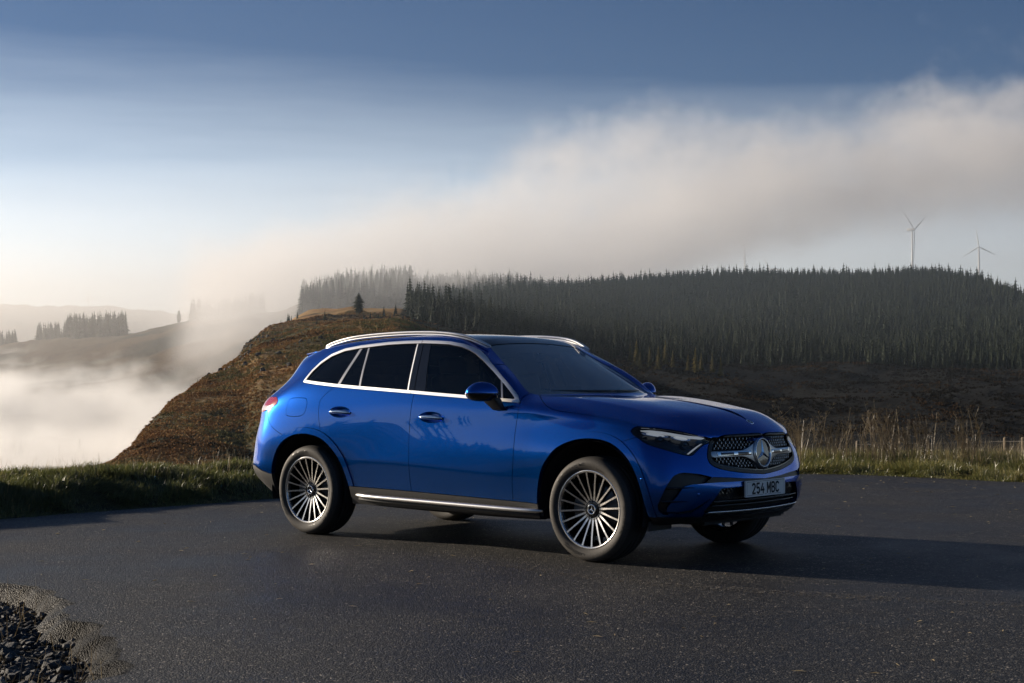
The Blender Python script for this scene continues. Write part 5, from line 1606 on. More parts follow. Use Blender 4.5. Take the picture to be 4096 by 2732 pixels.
def bank(nt, vec, s):
    x, y, z = s.outputs
    n = nz3(nt, vec, .0075, 5, .55); n2 = nz3(nt, vec, .03, 3, .6, (1, 1, 1.2), (3, 5, 1))
    top = curve(nt, x, [(-420, 20), (-330, 52), (-230, 98), (-150, 128), (-60, 150), (-10, 164), (40, 172), (140, 186), (300, 212), (420, 236), (600, 250), (760, 268)], 0, 340)
    dist = mth(nt, 'MINIMUM', mth(nt, 'MULTIPLY', y, 1/1080), 1.15); top = mth(nt, 'MULTIPLY', top, dist)
    bot = curve(nt, x, [(-420, 0), (0, 0), (60, 40), (110, 82), (170, 108), (300, 145), (420, 160), (600, 178), (760, 190)], 0, 340)
    amp = curve(nt, x, [(-420, .25), (-230, .32), (-100, .6), (40, 1), (760, 1)], 0, 1.2)
    wob = mth(nt, 'MULTIPLY', mth(nt, 'MULTIPLY_ADD', n, 280, -145), amp); wob2 = mth(nt, 'MULTIPLY', mth(nt, 'MULTIPLY_ADD', n2, 90, -47), amp)
    tt = mth(nt, 'ADD', mth(nt, 'SUBTRACT', top, z), mth(nt, 'ADD', wob, wob2))
    up = sstep(nt, tt, 0, 52)
    bb = mth(nt, 'ADD', mth(nt, 'SUBTRACT', z, bot), mth(nt, 'MULTIPLY', wob2, .5)); dn = sstep(nt, bb, -25, 40)
    pu = sstep(nt, n2, .30, .70)
    near = curve(nt, x, [(-420, 1190), (-310, 1150), (-210, 930), (-115, 620), (-60, 630), (-10, 690), (50, 790), (120, 900), (760, 960)], 600, 1200)
    nr = sstep(nt, mth(nt, 'SUBTRACT', y, near), 0, 90)
    return mth(nt, 'MULTIPLY', mth(nt, 'MULTIPLY', up, dn), mth(nt, 'MULTIPLY', nr, mth(nt, 'MULTIPLY_ADD', pu, .8, .35)))
fog_box('fog_bank', 'long pale fog bank drifting over the ridge and the wood', (-430, 640, -20), (780, 1500, 345), .0095, bank, g=.45, col=(.95, .945, .95), step=.5)

def valley(nt, vec, s):
    x, y, z = s.outputs
    n = nz3(nt, vec, .011, 5, .6); n2 = nz3(nt, vec, .04, 4, .62, (1, 1, 1.3))
    top = curve(nt, y, [(200, -22), (300, -14), (450, -6), (600, 1), (750, 9), (900, 16), (1060, 22)], -30, 30)
    tt = mth(nt, 'ADD', mth(nt, 'SUBTRACT', top, z), mth(nt, 'ADD', mth(nt, 'MULTIPLY_ADD', n, 64, -32), mth(nt, 'MULTIPLY_ADD', n2, 40, -20)))
    up = sstep(nt, tt, -2, 16); pu = sstep(nt, n2, .34, .64)
    rt = sstep(nt, x, -35, -100)
    return mth(nt, 'MULTIPLY', up, mth(nt, 'MULTIPLY', rt, mth(nt, 'MULTIPLY_ADD', pu, .8, .4)))
fog_box('valley_mist', 'bright mist filling the valley at the left', (-620, 205, -75), (60, 1060, 62), .026, valley, g=.45, col=(1, 1, 1), step=.4)

fog_box('haze', 'thin haze filling the air over the valley and hills', (-3200, -420, -95), (3200, 7000, 420), .00005, None, g=.45, col=(.80, .90, 1.0))

fog_box('far_mist', 'pale mist between the middle hill and the flat far hill', (-1900, 1320, -60), (-60, 3000, 210), .00075, None, g=.55)

fog_box('ridge_haze', 'pale haze behind the wooded ridge where the turbines stand', (150, 1560, 0), (1800, 3700, 330), .0004, None, g=.5)
fog_box('hill_haze', 'thin blue haze in front of the wood', (-95, 330, -60), (900, 1000, 105), .00022, None, g=.3, col=(.72, .86, 1.0))

fog_box('middle_mist', 'thin bright mist over the middle hill at the left', (-620, 690, -60), (-165, 1300, 72), .0009, None, g=.45)
# ------------------------------------------------------------------ tarmac, banks, grass
FAR = catmull([(-9,-40),(-5.6,-20),(-4.75,-9),(-4.55,-4.5),(-4.52,-1.87),(-4.57,-.52),(-4.5,1.16),(-4.25,3.4),(-3.6,6.4),(-2.5,8.83),(-1.1,9.25),(.5,9.13),(3.2,9.35),(7.5,10.6),(14,13.5),(30,22)], 14)
dl = np.r_[0, np.cumsum(np.hypot(*np.diff(FAR, axis=0).T))]
S_f = np.arange(0, dl[-1], .12)
EX, EY = np.interp(S_f, dl, FAR[:, 0]), np.interp(S_f, dl, FAR[:, 1])
tX, tY = np.gradient(EX), np.gradient(EY); ll = np.hypot(tX, tY); oX, oY = -tY/ll, tX/ll      # outward (left of travel)
j_ = .05*(fbm(S_f*2.2, S_f*0, 4)-.5)*2+.10*(fbm(S_f*.5+9, S_f*0, 3)-.5)*2
EXj, EYj = EX+oX*j_, EY+oY*j_
NEAR = catmull([(-9,-8.2),(-6,-6.3),(-3.6,-5.3),(-2.2,-4.75),(-.72,-4.10),(.35,-4.28),(1.05,-4.62),(1.45,-4.84),(1.80,-4.94),(2.15,-5.12),(2.42,-5.5),(2.42,-6.6),(1.8,-8.2),(-1,-13),(-3,-18)], 10)
nl = np.r_[0, np.cumsum(np.hypot(*np.diff(NEAR, axis=0).T))]; S_n = np.arange(0, nl[-1], .05)
GX, GY = np.interp(S_n, nl, NEAR[:, 0]), np.interp(S_n, nl, NEAR[:, 1])
ntx, nty = np.gradient(GX), np.gradient(GY); l2 = np.hypot(ntx, nty); gx_, gy_ = nty/l2, -ntx/l2   # towards the gravel
jn = .13*(fbm(S_n*5, S_n*0+3, 5)-.5)*2+.16*(fbm(S_n*1.1+4, S_n*0+8, 3)-.5)*2
GX, GY = GX+gx_*jn, GY+gy_*jn

asphalt = principled('tarmac', (.03, .03, .031), .7)
tc = nd(asphalt, 'ShaderNodeTexCoord'); vec = tc.outputs['Object']
vo = nd(asphalt, 'ShaderNodeTexVoronoi'); vo.inputs['Scale'].default_value = 120; L(asphalt, vec, vo.inputs['Vector'])
v2 = nd(asphalt, 'ShaderNodeTexVoronoi'); v2.inputs['Scale'].default_value = 48; L(asphalt, vec, v2.inputs['Vector'])
nb = noise(asphalt, .55, 6, .62, vec=vec); ns = noise(asphalt, 30, 3, .6, vec=vec); nl_ = noise(asphalt, 2.6, 6, .7, vec=vec)
sp_c = nd(asphalt, 'ShaderNodeSeparateColor'); L(asphalt, vo.outputs['Color'], sp_c.inputs[0])
cc = ramp(asphalt, sp_c.outputs[0], [(.0, (.005, .005, .005)), (.45, (.013, .013, .013)), (.80, (.032, .031, .030)), (.92, (.085, .078, .068)), (1.0, (.32, .28, .22))])
wt = ramp(asphalt, nb.outputs['Fac'], [(.34, g3(.42)), (.50, g3(.85)), (.66, g3(1.15))])
mw = nd(asphalt, 'ShaderNodeMix', data_type='RGBA', blend_type='MULTIPLY'); mw.inputs[0].default_value = 1; L(asphalt, cc.outputs[0], mw.inputs[6]); L(asphalt, wt.outputs[0], mw.inputs[7])
# sandy dust gathered in streaks
ds_ = ramp(asphalt, nl_.outputs['Fac'], [(.58, (0, 0, 0)), (.78, (.22, .22, .22))])
md = nd(asphalt, 'ShaderNodeMix', data_type='RGBA'); L(asphalt, ds_.outputs[0], md.inputs[0]); vg = nd(asphalt, 'ShaderNodeTexVoronoi'); vg.inputs['Scale'].default_value = 42; L(asphalt, vec, vg.inputs['Vector']); vgs = nd(asphalt, 'ShaderNodeSeparateColor'); L(asphalt, vg.outputs['Color'], vgs.inputs[0])
vgr = ramp(asphalt, vgs.outputs[1], [(0, g3(.25)), (.5, g3(.65)), (.85, g3(1.05)), (1, g3(2.2))])
mg = nd(asphalt, 'ShaderNodeMix', data_type='RGBA', blend_type='MULTIPLY'); mg.inputs[0].default_value = 1; L(asphalt, mw.outputs[2], mg.inputs[6]); L(asphalt, vgr.outputs[0], mg.inputs[7])
L(asphalt, mg.outputs[2], md.inputs[6]); md.inputs[7].default_value = (.075, .064, .050, 1)
L(asphalt, md.outputs[2], P(asphalt).inputs['Base Color'])
rr = ramp(asphalt, nb.outputs['Fac'], [(.35, g3(.46)), (.6, g3(.68))]); L(asphalt, rr.outputs[0], P(asphalt).inputs['Roughness'])
b1 = bump(asphalt, vo.outputs['Distance'], .9, .007); b2 = bump(asphalt, v2.outputs['Distance'], .45, .007, b1.outputs[0]); b3 = bump(asphalt, ns.outputs['Fac'], .35, .006, b2.outputs[0])
b1.invert = True; b2.invert = True
L(asphalt, b3.outputs[0], P(asphalt).inputs['Normal'])

bm = bmesh.new()
outer = [(x, y) for x, y in zip(EXj, EYj)]+[(60, 20), (60, -60), (20, -60)]+[(x, y) for x, y in zip(GX[::-1], GY[::-1])]
vs = [bm.verts.new((x, y, 0)) for x, y in outer]
es = [bm.edges.new((vs[i], vs[(i+1) % len(vs)])) for i in range(len(vs))]
bmesh.ops.triangle_fill(bm, edges=es, use_beauty=True)
bmesh.ops.recalc_face_normals(bm, faces=bm.faces)
for f in bm.faces:
    if f.normal.z < 0: f.normal_flip()
me = bpy.data.meshes.new('tarmac'); bm.to_mesh(me); bm.free(); me.materials.append(asphalt)
tarmac = link(bpy.data.objects.new('tarmac', me)); tag(tarmac, kind='structure')
# broken edge rolling down to the gravel
V = []; F = []
offs = np.array([0, .02, .045, .075, .11, .15]); zo = np.array([0, -.006, -.022, -.050, -.085, -.13])
for i in range(len(S_n)):
    wv = .75+.7*fbm(np.array([S_n[i]*1.6]), np.array([2.]), 3)[0]
    for k_, (o_, z_) in enumerate(zip(offs, zo)):
        n_ = .03*(fbm(np.array([S_n[i]*9.]), np.array([k_*1.7]), 3)[0]-.5) if k_ else 0
        V.append((GX[i]+gx_[i]*o_*wv, GY[i]+gy_[i]*o_*wv, z_+n_*(k_ > 0)*1.0))
m_ = len(offs)
for i in range(len(S_n)-1):
    for k_ in range(m_-1): F.append([i*m_+k_, i*m_+k_+1, (i+1)*m_+k_+1, (i+1)*m_+k_])
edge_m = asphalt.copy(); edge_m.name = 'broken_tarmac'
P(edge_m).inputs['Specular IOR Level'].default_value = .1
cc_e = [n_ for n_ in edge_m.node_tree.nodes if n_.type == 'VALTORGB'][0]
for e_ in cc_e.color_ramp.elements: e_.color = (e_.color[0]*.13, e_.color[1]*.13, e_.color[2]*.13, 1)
for n_ in edge_m.node_tree.nodes:
    if n_.type == 'BUMP': n_.inputs['Distance'].default_value *= 1.6
tag(mk('tarmac_edge', V, F, edge_m, None, True), kind='structure')
V = [(x, y, -.002) for x, y in zip(EXj, EYj)]+[(x+a*.05, y+b*.05, -.10) for x, y, a, b in zip(EXj, EYj, oX, oY)]
n = len(EXj); tag(mk('tarmac_kerb_face', V, [[i, i+1, n+i+1, n+i] for i in range(n-1)], asphalt), kind='structure')

# ---- grass bank and verge
soil = principled('turf_soil', (.030, .026, .014), .95, 0, Specular_IOR_Level=.1)
n_ = noise(soil, 3.5, 6, .65); rr = ramp(soil, n_.outputs['Fac'], [(.35, (.03, .026, .016)), (.55, (.06, .06, .026)), (.7, (.10, .095, .042))]); L(soil, rr.outputs[0], P(soil).inputs['Base Color'])
T_o = np.concatenate([np.linspace(0, 2.6, 27), np.linspace(2.8, 9.0, 32)])
s_of_y = lambda y: np.interp(y, EY, S_f)
yk = np.array([-40, -9, -4.5, -1.9, -1.2, -.5, .3, 1.2, 3.4, 6.4, 8.8, 9.3])
def bank_height(S, T):
    """left: a steep little bank; right: a low verge running out to a fence"""
    y = np.interp(S, S_f, EY); x = np.interp(S, S_f, EX)
    lf = np.clip((7.6-y)/3.0, 0, 1); lf = np.where(x > -2.2, 0, lf)
    crest = np.interp(y, [-9, -3, -1.9, -1.45, -1.05, -.75, -.2, .6, 1.3, 3.5, 7], [.50, .47, .45, .35, .29, .38, .33, .27, .24, .21, .18])
    hl = crest*np.interp(T, [0, .25, .75, 1.25, 1.6, 2.3, 4, 9], [0, .16, .62, .93, 1.0, .80, -.5, -6])
    hr = np.interp(T, [0, .5, 1.5, 3, 5.5, 9], [0, .035, .085, .10, .02, -.55])
    nz_ = (fbm(S*1.5, T*1.5+3, 4)-.5)
    return hl*lf+hr*(1-lf)+nz_*.20*np.clip(T/.5, 0, 1)+.13*(fbm(S*.55+30, T*.6, 3)-.5)*np.clip(T/.8, 0, 1)
sel = (EY > -9.5) & (EX < 20)
Sg = S_f[sel]; SS, TT = np.meshgrid(Sg, T_o, indexing='ij')
ex, ey, ox, oy = [np.interp(SS, S_f, a) for a in (EX, EY, oX, oY)]
HH = bank_height(SS, TT)-.012
VB = np.stack([ex+ox*(TT-.06), ey+oy*(TT-.06), HH], 2).reshape(-1, 3)
a_, b_ = SS.shape; ii, jj = np.meshgrid(np.arange(a_-1), np.arange(b_-1), indexing='ij'); q = (ii*b_+jj).ravel()
tag(mk('turf_bank', VB, np.stack([q, q+b_, q+b_+1, q+1], 1), soil), kind='structure')

def grass_mat(name, stops, transl=.45):
    m = bpy.data.materials.new(name); m.use_nodes = True; nt = m.node_tree; nt.nodes.clear()
    at = nt.nodes.new('ShaderNodeAttribute'); at.attribute_name = 'tone'
    r = ramp(m, at.outputs['Fac'], stops)
    d = nt.nodes.new('ShaderNodeBsdfDiffuse'); t = nt.nodes.new('ShaderNodeBsdfTranslucent'); g = nt.nodes.new('ShaderNodeBsdfGlossy'); g.inputs['Roughness'].default_value = .35
    mx = nt.nodes.new('ShaderNodeMixShader'); mx.inputs[0].default_value = transl; m2 = nt.nodes.new('ShaderNodeMixShader'); m2.inputs[0].default_value = .05
    out = nt.nodes.new('ShaderNodeOutputMaterial')
    for n in (d, t): nt.links.new(r.outputs[0], n.inputs[0])
    nt.links.new(d.outputs[0], mx.inputs[1]); nt.links.new(t.outputs[0], mx.inputs[2]); nt.links.new(mx.outputs[0], m2.inputs[1]); nt.links.new(g.outputs[0], m2.inputs[2]); nt.links.new(m2.outputs[0], out.inputs[0])
    return m
grass_m = grass_mat('rough_grass', [(0, (.085, .095, .040)), (.35, (.14, .155, .050)), (.7, (.18, .18, .050)), (1, (.44, .36, .15))])
straw_m = grass_mat('dead_stems', [(0, (.085, .060, .032)), (.5, (.24, .18, .095)), (1, (.52, .43, .26))], .3)
def blades(px, py, pz, ln, lean_x, lean_y, w, tone, mat, name, label, cat='grass'):
    n = len(px); a = rng.random(n)*6.283
    wx, wy = np.cos(a)*w, np.sin(a)*w
    P0 = np.stack([px, py, pz], 1); ld = np.stack([lean_x, lean_y, np.zeros(n)], 1)*ln[:, None]; up = np.zeros((n, 3)); 
    lean = np.hypot(lean_x, lean_y); up[:, 2] = ln*np.sqrt(np.clip(1-np.minimum(lean, .95)**2, .06, 1))
    W = np.stack([wx, wy, np.zeros(n)], 1)
    M1 = P0+up*.60+ld*.30; T1 = P0+up*.95+ld*1.0
    V = np.stack([P0-W, P0+W, M1+W*.75, M1-W*.75, T1+W*.12, T1-W*.12], 1).reshape(-1, 3)
    b = np.arange(n)*6
    F = np.concatenate([np.stack([b, b+1, b+2, b+3], 1), np.stack([b+3, b+2, b+4, b+5], 1)])
    o = mk(name, V, F, mat, None, True)
    at = o.data.attributes.new('tone', 'FLOAT', 'POINT'); at.data.foreach_set('value', np.repeat(tone, 6).astype(np.float32))
    tag(o, label, cat, kind='stuff'); return o
def surf(S, T):
    ex, ey, ox, oy = [np.interp(S, S_f, a) for a in (EX, EY, oX, oY)]
    return ex+ox*(T-.06), ey+oy*(T-.06), bank_height(S, T)-.015, ox, oy
def grass_patch(n, s0, s1, t0, t1, lmin, lmax, name, label, straw=.12, tuft=9.0, dens_pow=1.0):
    S = rng.uniform(s0, s1, n*2); T = t0+(t1-t0)*rng.random(n*2)**dens_pow
    cl = fbm(S*2.6+11, T*2.6, 4); k = rng.random(n*2) < np.clip((cl-.28)*2.6, .18, 1); S, T, cl = S[k][:n], T[k][:n], cl[k][:n]
    x, y, z, ox, oy = surf(S, T)
    dx = vnoise(S*tuft*.4, T*tuft*.4)-.5; dy = vnoise(S*tuft*.4+50, T*tuft*.4+9)-.5
    ed = np.clip(T/.5, .25, 1)
    ln = rng.uniform(lmin, lmax, len(S))*(.55+.9*cl)*ed
    down = np.where(T < 1.3, .35, -.1)
    lx = dx*2.2+rng.normal(0, .40, len(S))-ox*down; ly = dy*2.2+rng.normal(0, .40, len(S))-oy*down
    tone = np.clip(.25+.55*(vnoise(S*1.3+7, T*1.3)-.4)+rng.normal(0, .14, len(S))+(rng.random(len(S)) < straw)*.5, 0, 1)
    return blades(x, y, z, ln, lx, ly, rng.uniform(.0022, .0042, len(S)), tone, grass_m, name, label)
sL0, sL1, sM, sR = s_of_y(-3.2), s_of_y(2.2), s_of_y(8.4), None
s_right0 = float(np.interp(8.0, EY[EX < -1], S_f[EX < -1])); s_right1 = float(S_f[np.argmin(np.hypot(EX-3.6, EY-9.4))])
grass_patch(90000, sL0-.6, sL1+.6, .0, 2.3, .045, .125, 'grass', 'long rough grass hanging over the shaded roadside bank at the left', .10)
grass_patch(16000, sL1+.6, s_right0, .0, 2.0, .10, .24, 'grass', 'rough grass along the tarmac edge behind the car')
grass_patch(100000, s_right0, s_right1, .0, 5.0, .07, .19, 'grass', 'sunlit rough grass on the verge at the right', .62, 9, 1.35)
# tall straw tips along the skyline of bank and verge
def tall(n, s0, s1, t0, t1, l0, l1, name, label):
    S = rng.uniform(s0, s1, n); T = rng.uniform(t0, t1, n); x, y, z, ox, oy = surf(S, T)
    return blades(x, y, z, rng.uniform(l0, l1, n), rng.normal(0, .25, n), rng.normal(0, .25, n), rng.uniform(.0012, .0022, n), rng.uniform(.3, 1, n), straw_m, name, label)
tall(700, sL0-.6, sL1+.6, 1.0, 2.2, .10, .26, 'dry_grass', 'thin dry grass tips on top of the left bank')
tall(9000, s_right0-1, s_right1, 1.6, 7.5, .18, .42, 'dry_grass', 'pale dry grass on the verge in front of the fence')

# ---- dead stalks on the verge
def stalk(kind, seed):
    r = np.random.default_rng(seed); mb = MB(); tone = []
    def stem(p, q, w, bend, nseg=5):
        pts = [np.array(p)+(np.array(q)-np.array(p))*t+np.array([bend[0], bend[1], 0])*math.sin(t*3.14) for t in np.linspace(0, 1, nseg)]
        V, F = tube(pts, np.linspace(w, w*.45, nseg), 4, False); mb.add(V, F); tone.extend([.25+.5*r.random()]*len(V)); return pts
    def blob(p, s):
        for _ in range(5):
            c = np.array(p)+r.normal(0, s, 3); e = s*(.35+.5*r.random())
            V = [c+np.array(v)*e for v in ((1, 0, 0), (-.5, .85, 0), (-.5, -.85, 0), (0, 0, 1.2), (0, 0, -1.2))]
            mb.add(V, [[0, 1, 3], [1, 2, 3], [2, 0, 3], [1, 0, 4], [2, 1, 4], [0, 2, 4]]); tone.extend([.05+.35*r.random()]*5)
    nst = {'dock': 2, 'umbel': 2, 'reed': 5}[kind]
    for i in range(nst):
        top = np.array([r.normal(0, .14), r.normal(0, .14), r.uniform(.62, 1.0)])
        b0 = np.array([r.normal(0, .04), r.normal(0, .04), -.03])
        pts = stem(b0, top, .0070 if kind != 'reed' else .0042, r.normal(0, .035, 2))
        if kind == 'dock':
            for t in np.linspace(.5, 1, 9): blob(b0+(top-b0)*t, .012)
            for _ in range(5):
                t = r.uniform(.35, .85); p = b0+(top-b0)*t; q = p+np.array([r.normal(0, .10), r.normal(0, .10), r.uniform(.10, .24)])
                stem(p, q, .0028, r.normal(0, .01, 2), 4)
                for u in (.5, .75, 1): blob(p+(q-p)*u, .010)
        elif kind == 'umbel':
            for _ in range(6):
                t = r.uniform(.45, .97); p = b0+(top-b0)*t; q = p+np.array([r.normal(0, .09), r.normal(0, .09), r.uniform(.08, .20)])
                stem(p, q, .0024, r.normal(0, .01, 2), 4)
                for _k in range(6):
                    e = q+np.array([r.normal(0, .035), r.normal(0, .035), r.uniform(.01, .05)]); stem(q, e, .0012, (0, 0), 2); blob(e, .005)
        else:
            blob(top, .008)
            p = b0+(top-b0)*.7; q = p+np.array([r.normal(0, .12), r.normal(0, .12), .05]); stem(p, q, .0018, (0, 0), 3)
    me = mk_mesh('dead_stalk', mb.V, mb.F, straw_m, False)
    at = me.attributes.new('tone', 'FLOAT', 'POINT'); at.data.foreach_set('value', np.array(tone, np.float32)); return me
ST = {k_: [stalk(k_, s+i*10) for s in (1, 2, 3)] for i, k_ in enumerate(('dock', 'umbel', 'reed'))}
LBL = {'dock': 'brown dead dock stalk with seed clusters on the verge', 'umbel': 'dry branching umbel stalk standing in the verge grass', 'reed': 'bundle of thin pale dry stems on the verge'}
def put_stalk(px, d, kind, h, i, label=None, group=True):
    th = float(th_of(px)); x, y = world(th, d); x, y = float(x), float(y)
    k_ = int(np.argmin(np.hypot(EX-x, EY-y))); T = math.hypot(EX[k_]-x, EY[k_]-y); z = float(bank_height(np.array([S_f[k_]]), np.array([T+.06]))[0])
    o = inst('dead_stalk', ST[kind][i % 3], None, (x, y, z-.01), (0, 0, random.random()*6.28), (h, h, h))
    tag(o, label or LBL[kind], 'dead plant', ('dead %s stalks on the verge' % kind) if group else None)
for q_ in range(96):
    c_ = random.choice([1790, 1800, 1815, 1840, 1880, 1905, 1930, 1985, 2000, 2015, 2030, 2050, 2075, 2095, 2120, 2215, 2230])
    put_stalk(c_+random.gauss(0, 9), random.uniform(21.3, 24.5), random.choice(['dock', 'dock', 'umbel', 'umbel', 'reed']), random.uniform(.45, .86), q_)
put_stalk(1942, 22.0, 'reed', .98, 1, 'tall pale bent stem standing alone among the dry verge stalks', False)
put_stalk(2205, 22.2, 'dock', .80, 2, 'dark bushy dock at the right, nearest the fence posts', False)

# ---- fence along the field
wood_m = principled('weathered_post', (.16, .12, .08), .85)
n_ = noise(wood_m, 14, 5, .6); rr = ramp(wood_m, n_.outputs['Fac'], [(.3, (.07, .055, .04)), (.7, (.24, .185, .12))]); L(wood_m, rr.outputs[0], P(wood_m).inputs['Base Color'])
wire_m = principled('fence_wire', (.12, .11, .10), .5, .7)
fence = empty('post_fence', (0, 0, 0)); tag(fence, 'low wire fence on round wooden posts beyond the right verge', 'fence')
fp = []
for px, d, yt in ((1969, 33, 1012), (2050, 32.5, 1010), (2131, 32, 1009), (2222, 31.5, 1007), (2308, 31, 1004), (2349, 30.5, 1004), (2430, 30, 1004)):
    th = float(th_of(px)); x, y = world(th, d); zt = CAM[2]+d*zslope([px], [yt])[0]
    V, F = tube([(float(x), float(y), zt-1.35), (float(x), float(y), zt-.02), (float(x), float(y), zt)], [.058, .055, .045], 12)
    mk('post', V, F, wood_m, fence); fp.append((float(x), float(y), zt))
for dz in (-.08, -.35, -.65):
    V, F = tube([(p[0], p[1]-.05, p[2]+dz) for p in fp], .004, 4); mk('wire', V, F, wire_m, fence)
if fence.location.z == 0: fence.location = (0, 0, 0)

# ---- loose stones beside the broken tarmac edge
gravel_m = principled('gravel_ground', (.03, .028, .026), .95)
n_ = noise(gravel_m, 22, 5, .65); rr = ramp(gravel_m, n_.outputs['Fac'], [(.35, (.006, .006, .005)), (.6, (.018, .016, .014)), (.75, (.035, .032, .028))]); L(gravel_m, rr.outputs[0], P(gravel_m).inputs['Base Color'])
bq = bump(gravel_m, n_.outputs['Fac'], 1, .03); L(gravel_m, bq.outputs[0], P(gravel_m).inputs['Normal'])
tag(mk('gravel_ground', [(-14, -22, -.115), (3.2, -22, -.115), (3.2, -3.6, -.115), (-14, -3.6, -.115)], [[0, 1, 2, 3]], gravel_m), kind='structure')
stone_m = principled('grey_stone', (.06, .06, .058), .72)
oi = nd(stone_m, 'ShaderNodeObjectInfo'); n_ = noise(stone_m, 9, 5, .6); ad_ = nd(stone_m, 'ShaderNodeMath', operation='ADD'); L(stone_m, oi.outputs['Random'], ad_.inputs[0]); L(stone_m, n_.outputs['Fac'], ad_.inputs[1])
rr = ramp(stone_m, ad_.outputs[0], [(.35, (.020, .020, .021)), (.9, (.055, .054, .052)), (1.4, (.12, .115, .105))]); L(stone_m, rr.outputs[0], P(stone_m).inputs['Base Color'])
bq = bump(stone_m, n_.outputs['Fac'], .6, .05); L(stone_m, bq.outputs[0], P(stone_m).inputs['Normal'])
def stone(seed):
    r = np.random.default_rng(seed); bm = bmesh.new()
    for _ in range(15):
        v = r.normal(0, 1, 3); v /= np.linalg.norm(v); v *= np.array([1, .78, .55])*(.8+.3*r.random()); bm.verts.new(v)
    bmesh.ops.convex_hull(bm, input=bm.verts)
    bmesh.ops.delete(bm, geom=[v for v in bm.verts if not v.link_faces], context='VERTS')
    bmesh.ops.recalc_face_normals(bm, faces=bm.faces)
    me = bpy.data.meshes.new('stone'); bm.to_mesh(me); bm.free(); me.materials.append(stone_m); return me
st_me = [stone(s) for s in range(8)]
def gravel_spot():
    while True:
        k_ = random.randrange(len(S_n)); t_ = random.uniform(.10, 2.4)
        x, y = GX[k_]+gx_[k_]*t_, GY[k_]+gy_[k_]*t_
        if np.min(np.hypot(GX-x, GY-y)) < min(.09, t_*.9): continue
        dx_, dy_ = x-CAM[0], y-CAM[1]; f_ = dx_*CF[0]+dy_*CF[1]+(-.1-CAM[2])*CF[2]
        u_ = 2048+5818*(dx_*CR[0]+dy_*CR[1])/f_; v_ = 1366-5818*(dx_*CU[0]+dy_*CU[1]+(-.1-CAM[2])*CU[2])/f_
        if f_ > 1 and u_ > -260 and v_ < 2900: return x, y
lab = ['grey angular stone lying in the gravel beside the broken tarmac edge', 'dark flat stone in the gravel at the bottom left corner', 'rounded grey stone among the roadside gravel']
for q_ in range(240):
    x, y = gravel_spot(); s = random.uniform(.022, .045) if random.random() < .75 else random.uniform(.04, .062)
    o = inst('stone', st_me[q_ % 8], None, (x, y, -.115+s*.30+random.uniform(0, .02)), (random.gauss(0, .35), random.gauss(0, .35), random.random()*6.28), (s, s, s))
    tag(o, lab[0], 'stone', 'stones in the roadside gravel')
VV = []; FF = []; base = 0
for q_ in range(1500):
    x, y = gravel_spot(); s = random.uniform(.010, .028); me = st_me[q_ % 8]; a = random.random()*6.28
    v = np.array([p.co[:] for p in me.vertices])*s; c, sn = math.cos(a), math.sin(a)
    VV.append(np.stack([v[:, 0]*c-v[:, 1]*sn+x, v[:, 0]*sn+v[:, 1]*c+y, v[:, 2]-.108+random.uniform(0, .02)], 1)); FF += [[i+base for i in p.vertices] for p in me.polygons]; base += len(v)
tag(mk('gravel', np.vstack(VV), FF, stone_m, None, False), 'small loose gravel between the stones at the bottom left', 'gravel', kind='stuff')
# thin stems among the stones
gs = [gravel_spot() for _ in range(260)]
blades(np.array([g[0] for g in gs]), np.array([g[1] for g in gs]), np.full(260, -.10), rng.uniform(.06, .26, 260), rng.normal(0, .6, 260), rng.normal(0, .6, 260), rng.uniform(.001, .002, 260), rng.uniform(.0, .8, 260), straw_m, 'dry_grass', 'thin dry grass blades between the stones')
# bits of grass and leaf blown over the tarmac
n = 420; lx = rng.uniform(-4.2, 9, n); ly = rng.uniform(-4.0, 9.0, n)
k_ = (np.abs(ly) > 1.0) | (np.abs(lx) > 2.4); lx, ly = lx[k_], ly[k_]; n = len(lx); a = rng.random(n)*6.28; ln = rng.uniform(.010, .040, n); w = rng.uniform(.002, .006, n)
dx, dy = np.cos(a)*ln, np.sin(a)*ln; wx, wy = -np.sin(a)*w, np.cos(a)*w
V = np.stack([np.stack([lx-dx, ly-dy, np.full(n, .004)], 1), np.stack([lx+wx, ly+wy, np.full(n, .010)], 1), np.stack([lx+dx, ly+dy, np.full(n, .005)], 1), np.stack([lx-wx, ly-wy, np.full(n, .006)], 1)], 1).reshape(-1, 3)
b = np.arange(n)*4
o = mk('litter', V, np.stack([b, b+1, b+2, b+3], 1), straw_m, None, False); at = o.data.attributes.new('tone', 'FLOAT', 'POINT'); at.data.foreach_set('value', np.repeat(rng.uniform(.4, 1, n), 4).astype(np.float32))
tag(o, 'bits of dry grass and leaf scattered over the tarmac', 'litter', kind='stuff')
VV = []; FF = []; base = 0
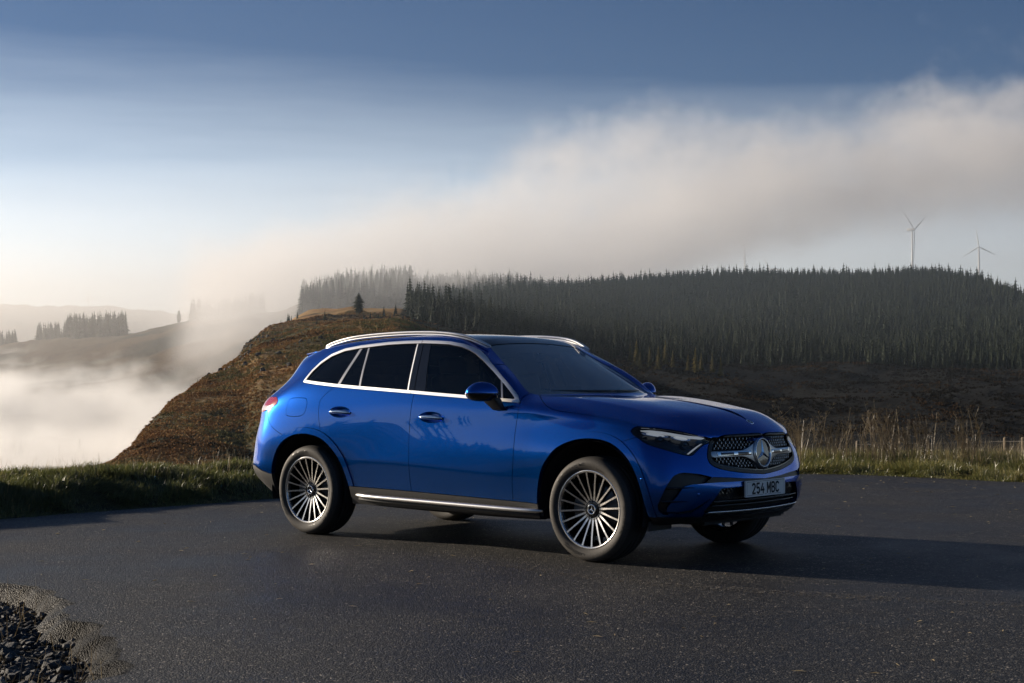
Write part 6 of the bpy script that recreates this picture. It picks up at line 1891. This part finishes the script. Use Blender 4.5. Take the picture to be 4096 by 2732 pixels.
for q_ in range(130):
    c_ = random.choice([(500, 325, 25, 25), (552, 348, 16, 22), (565, 368, 12, 20), (590, 385, 18, 22), (650, 330, 60, 60), (640, 280, 50, 40)])
    p_ = random.gauss(c_[0], c_[2]); d_ = random.gauss(c_[1], c_[3]); th = float(th_of(p_)); x, y = world(th, d_); z = float(ground(np.array([th]), np.array([d_]))[0])
    s_ = random.uniform(.3, 1.0); me = st_me[q_ % 8]; a = random.random()*6.28; v = np.array([p.co[:] for p in me.vertices])*s_; c, sn = math.cos(a), math.sin(a)
    VV.append(np.stack([v[:, 0]*c-v[:, 1]*sn+float(x), v[:, 0]*sn+v[:, 1]*c+float(y), v[:, 2]*1.6+z], 1)); FF += [[i+base for i in p.vertices] for p in me.polygons]; base += len(v)
tag(mk('rocks', np.vstack(VV), FF, rock_m, None, False), 'pale broken rocks on the crags of the brown moor', 'rocks', kind='stuff')

# pale scuffs left by turning tyres; the longest strip paints a sunlit sparkle
scuff_sparkle_m = bpy.data.materials.new('scuff_and_sparkle'); scuff_sparkle_m.use_nodes = True; nt = scuff_sparkle_m.node_tree; nt.nodes.clear()
o_ = nt.nodes.new('ShaderNodeOutputMaterial'); d_ = nt.nodes.new('ShaderNodeBsdfDiffuse'); d_.inputs[0].default_value = (.22, .20, .17, 1); t_ = nt.nodes.new('ShaderNodeBsdfTransparent'); m_x = nt.nodes.new('ShaderNodeMixShader')
n_ = noise(scuff_sparkle_m, 26, 5, .7); r_ = ramp(scuff_sparkle_m, n_.outputs['Fac'], [(.50, (0, 0, 0)), (.66, (.75, .75, .75))])
nt.links.new(r_.outputs[0], m_x.inputs[0]); nt.links.new(t_.outputs[0], m_x.inputs[1]); nt.links.new(d_.outputs[0], m_x.inputs[2]); nt.links.new(m_x.outputs[0], o_.inputs[0])
for pts, w_ in (([(-1.30, -2.26), (-.95, -1.98), (-.62, -1.86), (-.25, -1.86)], .05), ([(-.95, -2.38), (-.55, -2.20), (-.22, -2.16)], .03), ([(1.05, -1.45), (2.1, -1.55), (3.2, -1.35), (4.4, -.95), (5.2, -.55)], .10)):
    c_ = catmull(pts, 10); t2 = np.gradient(c_, axis=0); t2 /= np.linalg.norm(t2, axis=1)[:, None]; nn_ = np.stack([-t2[:, 1], t2[:, 0]], 1); k_ = len(c_)
    ww = w_*np.sin(np.linspace(.05, math.pi-.05, k_))[:, None]**.6
    V = [(x, y, .0045) for x, y in c_-nn_*ww]+[(x, y, .0045) for x, y in c_+nn_*ww]
    tag(mk('scuff_sparkle_mark', V, [[i, i+1, k_+i+1, k_+i] for i in range(k_-1)], scuff_sparkle_m, None, False), kind='structure')
